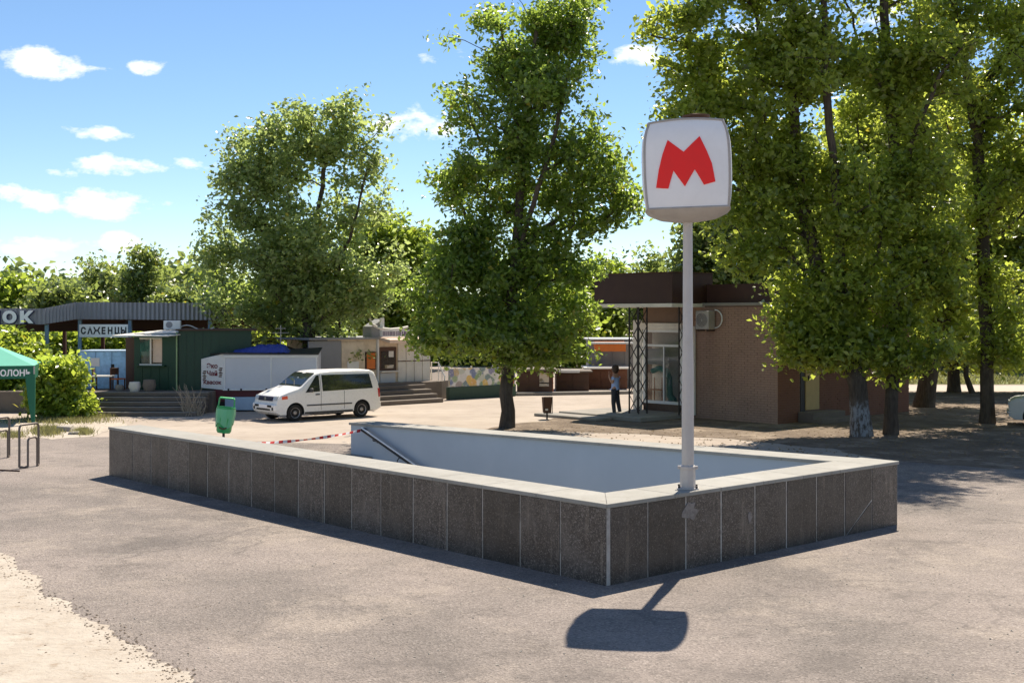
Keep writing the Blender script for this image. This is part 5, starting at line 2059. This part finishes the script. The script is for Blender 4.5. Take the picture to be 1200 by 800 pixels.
tree('ash_tree', 'tall straight dark tree near the parked pale car', b0,
     [stem([(1157, 496, 0), (1157, 400, 0), (1152, 280, 0), (1146, 180, .1), (1152, 100, .2), (1190, 50, .2), (1215, -60, 0)], Y, b0),
      stem([(1148, 190, .1), (1135, 100, -.5), (1120, 20, -.6), (1110, -100, -.5)], Y, b0)],
     el([(1150, 120, 72, 75), (1175, 230, 66, 66), (1165, 340, 60, 50), (1170, 405, 48, 28), (1215, 30, 75, 75), (1120, 10, 70, 70), (1160, -110, 100, 80), (1220, 160, 60, 80), (1110, 270, 46, 60), (1180, -210, 80, 55), (1130, 414, 50, 22), (1190, 408, 46, 28)], Y, .85),
     M['leaf_right'], n_cl=450, per=60, sig=.27, leaf=.16, r0=.21, seed=33, group='tall trees beside the pavilion')
b0 = gnd(1085, 477); Y = b0.y
tree('ash_tree', 'thick leaning dark tree beyond the corner of the pavilion', b0,
     [stem([(1082, 477, 0), (1090, 430, 0), (1105, 370, 0), (1100, 280, 0), (1080, 160, 0), (1075, 60, 0)], Y, b0)],
     el([(1075, 130, 70, 70), (1100, 250, 70, 60), (1110, 350, 60, 45), (1020, 160, 60, 70), (1130, 400, 45, 28), (985, 260, 55, 60)], Y, .8),
     M['leaf_right'], n_cl=260, per=65, sig=.48, leaf=.22, r0=.34, seed=34, group='tall trees beside the pavilion')
b0 = Vector((at(1300, 500, 37).x, 37, 0)); Y = 37  # tree added out of frame to shade the ground on the right
tree('ash_tree', 'tree added past the right edge for its shade, boughs hanging into view', b0,
     [stem([(1300, 505, 0), (1300, 350, 0), (1295, 150, 0), (1290, -100, 0)], Y, b0)],
     el([(1300, 120, 95, 100), (1280, 280, 80, 90), (1250, 370, 55, 45), (1300, -60, 100, 100), (1230, 60, 60, 90), (1300, -200, 80, 60)], Y, .85),
     M['leaf_right'], n_cl=190, per=50, sig=.30, leaf=.17, r0=.3, seed=35, group='tall trees beside the pavilion')
for i, (x, y, Y, lst, lab) in enumerate(((1035, 466, 54, [(1030, 330, 60, 60), (1040, 400, 50, 30), (1010, 250, 60, 60)], 'dark tree whose low boughs hang behind the pavilion corner'),
        (1118, 463, 56, [(1120, 330, 62, 60), (1110, 400, 60, 30), (1130, 240, 60, 60), (1080, 418, 30, 16)], 'dark low branched tree between leaning tree and straight tree'),
        (1215, 463, 56, [(1200, 330, 62, 60), (1195, 400, 62, 32), (1190, 240, 60, 70), (1160, 418, 30, 16)], 'dark low branched tree behind the pale car'))):
    b0 = Vector((at(x, y, Y).x, Y, 0))
    tree('ash_tree', lab, b0, [stem([(x, 466, 0), (x, 380, 0), (x + 4, 280, 0), (x, 200, 0)], Y, b0)], el(lst, Y, .8), M['leaf_right'], n_cl=330, per=85, sig=.40, leaf=.19, r0=.26, seed=40 + i, group='tall trees beside the pavilion')
b0 = gnd(1136, 461); Y = b0.y
tree('young_tree', 'thin young tree with a slanting foot on the far lawn', b0,
     [stem([(1140, 462, 0), (1132, 440, 0), (1133, 380, 0), (1135, 330, 0)], Y, b0)],
     el([(1135, 350, 38, 45), (1120, 385, 30, 26)], Y, .9), M['leaf_left'], n_cl=60, per=80, sig=.6, leaf=.28, r0=.11, seed=36)

# trees beyond the market and the plaza
farl = [(-60, 78, 305, 60, 0), (15, 82, 318, 44, 1), (70, 76, 330, 40, 0), (118, 90, 300, 34, 2), (172, 84, 276, 34, 2), (215, 80, 334, 30, 0),
        (262, 86, 330, 40, 1), (310, 84, 335, 42, 1), (400, 90, 330, 45, 0), (535, 88, 345, 45, 1), (590, 86, 340, 50, 0), (655, 80, 306, 40, 1), (700, 92, 296, 42, 1), (768, 84, 284, 38, 2),
        (830, 76, 240, 44, 0), (890, 74, 190, 56, 0), (955, 84, 150, 64, 0), (1030, 88, 140, 66, 0), (1100, 86, 150, 66, 0), (1180, 82, 130, 66, 0), (1260, 86, 150, 70, 0), (1370, 80, 290, 80, 0), (-170, 80, 285, 70, 0)]
labs = {0: 'rounded mid green tree', 1: 'pale yellow green tree', 2: 'airy thin crowned tree'}
where = ['past the left edge of the market roof', 'just above the ОК letters', 'above the kink of the market roof', 'above the left of the seedlings board', 'tallest above the grey market roof', 'over the right end of the market roof',
         'half hidden left of the broad tree', 'behind the broad tree above the green shed', 'behind the broad tree over the shop', 'left behind the middle tree', 'right behind the middle tree trunk', 'between middle tree and pavilion canopy', 'just left above the brown canopy', 'right above the brown canopy behind the sign pole',
         'behind the pavilion roof left part', 'behind the pavilion roof right part', 'far behind the whitewashed trunk', 'far behind the slimmer tree', 'far across the lawn behind the leaning tree', 'far across the lawn near the pale car', 'far across the lawn at the right edge', 'beyond the right edge over the lawn', 'farthest left outside the market']
for i, (x, Y, yt, rx, kd) in enumerate(farl):
    b0 = Vector((at(x, 450, Y).x, Y, 0))
    ztop = yt
    hh = (452 - yt)
    E_ = [(x, yt + hh * .22, rx * .75, hh * .22), (x - rx * .35, yt + hh * .45, rx * .7, hh * .24), (x + rx * .35, yt + hh * .5, rx * .7, hh * .26), (x, yt + hh * .72, rx * .95, hh * .22)]
    if x > 940:
        E_ += [(x, 425, rx * 1.1, 22), (x + 20, 440, rx, 14)]
    if kd == 2:
        E_ = E_[:3]
    tree('distant_tree', labs[kd] + ' ' + where[i], b0,
         [stem([(x, 455, 0), (x + 2, yt + hh * .5, 0), (x - 2, yt + hh * .15, 0)], Y, b0)],
         el(E_, Y, .8), M[('leaf_far', 'leaf_light', 'leaf_far')[kd]], n_cl=70 if kd == 2 else (130 if x < 825 else 230), per=50 if kd == 2 else 70, sig=.62 if kd < 2 else .5, leaf=.36 if kd < 2 else .28, r0=.2, seed=60 + i, group='trees beyond the market and plaza', tip=.02)

# far-off wood closing the horizon
rng = np.random.RandomState(99)
cx_ = np.concatenate([rng.uniform(-95, 120, 900)])
C = np.stack([cx_, 118 + rng.uniform(-5, 8, 900), rng.uniform(0.3, 1, 900) ** .8 * (5.5 + 1.8 * np.sin(cx_ * .13) + 1.2 * np.sin(cx_ * .37))], axis=1)
vs, fs, tn = leaves(C, rng, 60, 1.3, .75)
o = np_mesh('distant_wood', vs, fs, M['leaf_far'], None, False, tn)
tag(o, 'green wood closing the view behind everything', 'wood', kind='stuff')


def bush(name, label, base, ells, mat, n=60, per=120, leaf=.16, sig=.26, seed=1, group=None):
    return tree(name, label, base, [[(0, 0, 0), (0, 0, .5)], [(0, 0, .1), (.4, 0, .9)], [(0, 0, .1), (-.4, .1, .9)]], ells, mat, n_cl=n, per=per, sig=sig, leaf=leaf, r0=.05, seed=seed, group=group, tip=.008, cat='bush')


b0 = gnd(76, 491.5); Y = b0.y + .6; b0.y += .6
bush('leafy_bush', 'bright yellow green bush at the foot of the terrace steps', b0,
     el([(68, 450, 19, 27), (60, 466, 20, 24), (70, 478, 28, 14), (92, 481, 12, 11), (80, 430, 8, 16)], Y, 1), M['leaf_bush'], 110, 120, .17, .24, 71, 'bushes on the left verge')
b0 = gnd(15, 480); Y = 46.2; b0.y = 46.2; b0.z = .7
bush('leafy_bush', 'tall pale arching bush behind the green tent', b0,
     el([(12, 412, 26, 20), (-20, 440, 45, 36), (36, 428, 20, 20), (20, 462, 38, 22), (62, 450, 14, 22)], Y, 1), M['leaf_bush'], 120, 95, .2, .32, 72, 'bushes on the left verge')
b0 = Vector((at(70, 450, 58).x, 58, .75)); Y = 58
for i, (x, lab) in enumerate(((20, 'shrub under the left part of the market roof'), (85, 'shrub seen under the seedlings board left of the blue booth'), (140, 'shrub seen above the blue booth under the roof'), (300, 'sunlit shrub behind the trailer right of the green shed'), (235, 'shrub behind the green shed under the canopy end'))):
    b0 = Vector((at(x, 450, 60 + i * .4).x, 60 + i * .4, .7))
    bush('far_shrub', 'yellow green ' + lab, b0, el([(x, 415, 34, 22), (x - 22, 432, 26, 18), (x + 22, 430, 28, 18), (x, 396, 22, 12)], 60 + i * .4, 1), M['leaf_bush'], 70, 80, .3, .45, 80 + i, 'shrubs behind the market')

# dry twiggy heap between the booth and the trailer
rng_ = random.Random(12)
mb = MB()
g = gnd(226, 487)
for k in range(70):
    a = rng_.uniform(0, 6.28); r_ = rng_.uniform(.0, .35); L_ = rng_.uniform(.35, 1.15)
    p = Vector((r_ * math.cos(a), r_ * math.sin(a) * .6, 0))
    d = Vector((rng_.gauss(0, .35), rng_.gauss(0, .2), 1)).normalized()
    mb.tube([p, p + d * L_ * .5 + Vector((rng_.gauss(0, .05), 0, 0)), p + d * L_ + Vector((rng_.gauss(0, .12), 0, 0))], [.016, .01, .004], 4)
o = mb.build('dry_brushwood', simple('dry twigs', (.38, .31, .23), .9, dirt=.4, scale=6), None)
o.location = (g.x, g.y - .1, 0)
tag(o, 'heap of dry brown brushwood leaning between green shed and trailer', 'brushwood')

# weeds on the verge, grass on the lawn
def blades(name, pts, h, w_, mat, seed, label, cat):
    r = np.random.RandomState(seed)
    P = np.array(pts)
    m = len(P)
    a = r.uniform(0, 2 * np.pi, m)
    dx = np.stack([np.cos(a), np.sin(a), np.zeros(m)], 1) * (w_ * r.uniform(.6, 1.3, m))[:, None]
    lean = np.stack([r.normal(size=m) * .35, r.normal(size=m) * .35, np.ones(m)], 1) * (h * r.uniform(.4, 1.2, m))[:, None]
    vs = np.stack([P - dx, P + dx, P + lean], 1).reshape(-1, 3)
    fs = np.arange(m * 3).reshape(-1, 3)
    o = np_mesh(name, vs, fs, mat, None, False, r.uniform(0, .9, m))
    return tag(o, label, cat, kind='stuff')


r = np.random.RandomState(5)
pts = []
for (x, y, rx, ry, n) in ((55, 506, 18, 5, 1500), (98, 507, 10, 3, 700), (15, 511, 14, 3, 500), (110, 487, 24, 4, 1600), (70, 494, 60, 3, 1800)):
    for _ in range(n):
        g = gnd(x + r.normal() * rx * .5, y + r.normal() * ry * .5)
        pts.append((g.x, g.y, .01))
blades('weeds', pts, .16, .012, M['leaf_dry'], 6, 'dry yellowish weeds along the edge of the asphalt verge', 'weeds')
pts = np.stack([r.uniform(12, 62, 26000), 62.5 + r.uniform(0, 1, 26000) ** 1.5 * 34, np.full(26000, .012)], 1)
blades('grass', pts, .20, .05, M['leaf_dry'], 7, 'sunlit lawn grass across the path behind the trees', 'grass')

# stones, rubble and litter lying on the ground
def pebbles(name, pts, smin, smax, mat, seed, label, cat, kind='stuff'):
    r = random.Random(seed)
    mb = MB()
    for p in pts:
        s = r.uniform(smin, smax)
        vs = []
        for (x, y, z) in ((1, 0, 0), (0, 1, 0), (-1, 0, 0), (0, -1, 0), (0, 0, 1), (0, 0, -.6)):
            vs.append((p[0] + (x + r.uniform(-.3, .3)) * s, p[1] + (y + r.uniform(-.3, .3)) * s, p[2] + (z * .6 + r.uniform(-.1, .1)) * s))
        mb.add(vs, [(0, 1, 4), (1, 2, 4), (2, 3, 4), (3, 0, 4), (1, 0, 5), (2, 1, 5), (3, 2, 5), (0, 3, 5)])
    return tag(mb.build(name, mat, None), label, cat, kind=kind)


r = random.Random(8)
pts = []
while len(pts) < 900:
    x, y = r.uniform(-9, 11), r.uniform(9.5, 28)
    lx, ly = (x - A.x) * vx + (y - A.y) * vy, -(x - A.x) * vy + (y - A.y) * vx
    if -.1 < lx < WT + .1 and -.1 < ly < LS + .1:
        continue
    pts.append((x, y, .008))
pebbles('grit', pts, .006, .018, M['rock'], 1, 'loose pale grit scattered over the asphalt', 'grit')
pts = []
for _ in range(420):
    t_ = r.random()
    e = [gnd(*q) for q in ((0, 650), (62, 700), (128, 735), (178, 768), (226, 800))]
    i = min(3, int(t_ * 4)); f_ = t_ * 4 - i
    p = e[i].lerp(e[i + 1], f_)
    pts.append((p.x + r.gauss(0, .10) - .05, p.y + r.gauss(0, .12), .01))
for _ in range(70):
    pts.append((r.uniform(-7, -3.2), r.uniform(9.5, 15), .01))
pts = [p for p in pts if p[0] < -2.4]
pebbles('crumbled_edge', pts, .005, .019, simple('dark crumbs', (.22, .17, .125), .95, dirt=.5, scale=8), 2, 'dark crumbs along the broken edge of the asphalt', 'crumbs')
pts = []
for _ in range(900):
    g = gnd(r.uniform(620, 1200), r.uniform(500, 535))
    lx, ly = (g.x - A.x) * vx + (g.y - A.y) * vy, -(g.x - A.x) * vy + (g.y - A.y) * vx
    if -.1 < lx < WT + .1 and -.1 < ly < LS + .1:
        continue
    pts.append((g.x, g.y, .01))
for _ in range(1500):
    pts.append((r.uniform(9, 22), r.uniform(30, 54), .01))
pebbles('fallen_leaves', pts, .012, .038, simple('dry leaf litter', (.20, .14, .07), .9, dirt=.5, scale=8), 3, 'dry leaf litter scattered on the shaded earth', 'leaf litter')
for i, (x, y, s, lab) in enumerate(((945, 489, .22, 'grey stone block lying in front of the side door steps'), (960, 492, .16, 'smaller stone right of the block near the side door'), (76, 505, .28, 'flat pale slab fragment among the weeds'), (87, 509, .15, 'small pale stone right of the slab fragment'), (655, 488, .12, 'little stone beside the entrance slab'))):
    mb = MB()
    rr = random.Random(i)
    q = [(-1, -.7, 0), (1, -.6, 0), (.9, .7, 0), (-.8, .8, 0), (-.8, -.6, .6), (.8, -.5, .5), (.7, .6, .7), (-.7, .6, .55)]
    mb.hexa([(a * s + rr.uniform(-.2, .2) * s, b_ * s + rr.uniform(-.2, .2) * s, c * s) for a, b_, c in q])
    o = mb.build('stone', M['rock'], None, bevel=.02)
    o.location = gnd(x, y)
    tag(o, lab, 'stone', 'stones on the ground')

# ------------------------------------------------------------------ woman by the pavilion
g = gnd(721, 487.5); g.z = .15; g = gnd(721, 487.5, .0)
pz = .0
wm = thing('person', 'woman in blue top and dark trousers standing with a hand raised to her face', 'person', g, R(-28))
wm.scale = (1.12, 1.12, 1.03)


def skin(name, verts, edges, radii, mat, parent, lvl=2):
    me = bpy.data.meshes.new(name)
    me.from_pydata(verts, edges, [])
    ob = bpy.data.objects.new('tmp', me)
    COL.objects.link(ob)
    md = ob.modifiers.new('s', 'SKIN')
    for i, sv in enumerate(me.skin_vertices[0].data):
        rr_ = radii[i]
        sv.radius = rr_ if isinstance(rr_, tuple) else (rr_, rr_)
        sv.use_root = (i == 0)
    ob.modifiers.new('u', 'SUBSURF').levels = lvl
    bpy.context.view_layer.update()
    dg = bpy.context.evaluated_depsgraph_get()
    m2 = bpy.data.meshes.new_from_object(ob.evaluated_get(dg))
    bpy.data.objects.remove(ob)
    m2.name = name
    m2.materials.clear()
    m2.materials.append(mat)
    m2.polygons.foreach_set('use_smooth', [True] * len(m2.polygons))
    o = bpy.data.objects.new(name, m2)
    COL.objects.link(o)
    o.parent = parent
    return o


# facing left (-x); pelvis first
hp = (0, 0, .86)
V_ = [hp, (0.0, 0, 1.0), (-.01, 0, 1.2), (0, 0, 1.33), (-.01, 0, 1.42), (-.03, 0, 1.50), (-.03, 0, 1.60),      # spine, neck, head 0-6
      (.02, -.16, 1.31), (.0, -.21, 1.10), (-.12, -.17, 1.28), (-.15, -.12, 1.42),                                # near arm bent up to the face 7-10
      (.02, .16, 1.31), (.05, .21, 1.06), (.0, .20, .84), (-.01, .20, .78),                                     # far arm hanging 11-14
      (0, -.085, .80), (-.02, -.10, .46), (.02, -.11, .08), (-.10, -.12, .03),                                    # near leg 15-18
      (0, .085, .80), (.05, .10, .46), (.12, .10, .08), (.01, .11, .03)]                                          # far leg 19-22
E__ = [(0, 1), (1, 2), (2, 3), (3, 4), (4, 5), (5, 6), (3, 7), (7, 8), (8, 9), (9, 10), (3, 11), (11, 12), (12, 13), (13, 14), (0, 15), (15, 16), (16, 17), (17, 18), (0, 19), (19, 20), (20, 21), (21, 22)]
rad_ = [(.13, .10), (.11, .09), (.13, .10), (.12, .09), .05, .075, .085, .05, .038, .03, .025, .05, .038, .028, .025, .085, .055, .038, .03, .085, .055, .038, .03]
skin('body', V_, E__, rad_, M['skin'], wm)
skin('top', [V_[1], (0, 0, 1.12), V_[2], (0, 0, 1.32), (.015, -.15, 1.31), (.01, -.19, 1.2), (.015, .15, 1.31), (.03, .19, 1.2), (0, 0, .9)],
     [(0, 1), (1, 2), (2, 3), (3, 4), (4, 5), (3, 6), (6, 7), (0, 8)], [(.125, .105), (.125, .105), (.145, .115), (.13, .10), .062, .055, .062, .055, (.15, .115)], M['topblue'], wm)
skin('trousers', [hp, V_[15], V_[16], (.02, -.11, .10), V_[19], V_[20], (.12, .10, .10), (0, 0, .97)], [(0, 1), (1, 2), (2, 3), (0, 4), (4, 5), (5, 6), (0, 7)],
     [(.15, .12), .10, .072, .06, .10, .072, .06, (.125, .105)], M['jeans'], wm)
b = MB()
b.lathe([(.03, 1.42), (.085, 1.46), (.108, 1.55), (.108, 1.64), (.08, 1.70), (.02, 1.725)], 16, 'Z', (.005, 0, 0))
hro = b.build('hair', M['hair'], wm, smooth=60)
for (sx_, sy_) in ((-.03, -.115), (.06, .105)):
    b = MB()
    b.hexa([(sx_ - .13, sy_ - .04, 0), (sx_ + .09, sy_ - .04, 0), (sx_ + .09, sy_ + .04, 0), (sx_ - .13, sy_ + .04, 0), (sx_ - .09, sy_ - .03, .06), (sx_ + .08, sy_ - .035, .09), (sx_ + .08, sy_ + .035, .09), (sx_ - .09, sy_ + .03, .06)])
    b.build('shoe', M['shoe'], wm, bevel=.012)
# fingers of the raised hand
for k in range(4):
    y_ = -.135 + .018 * k
    b = MB(); b.tube([(-.155, y_, 1.44), (-.165, y_, 1.475 + .004 * (1.5 - abs(k - 1.5))), (-.145, y_, 1.505)], [.009, .008, .006], 6)
    b.build('finger', M['skin'], wm, smooth=60)
b = MB(); b.tube([(-.135, -.10, 1.42), (-.115, -.085, 1.45), (-.11, -.085, 1.475)], [.01, .009, .007], 6)
b.build('thumb', M['skin'], wm, smooth=60)
b = MB()
b.tube([(-.118, -.0, 1.545), (-.135, 0, 1.565), (-.112, 0, 1.60)], [.012, .016, .008], 6)
b.build('nose', M['skin'], wm, smooth=60)
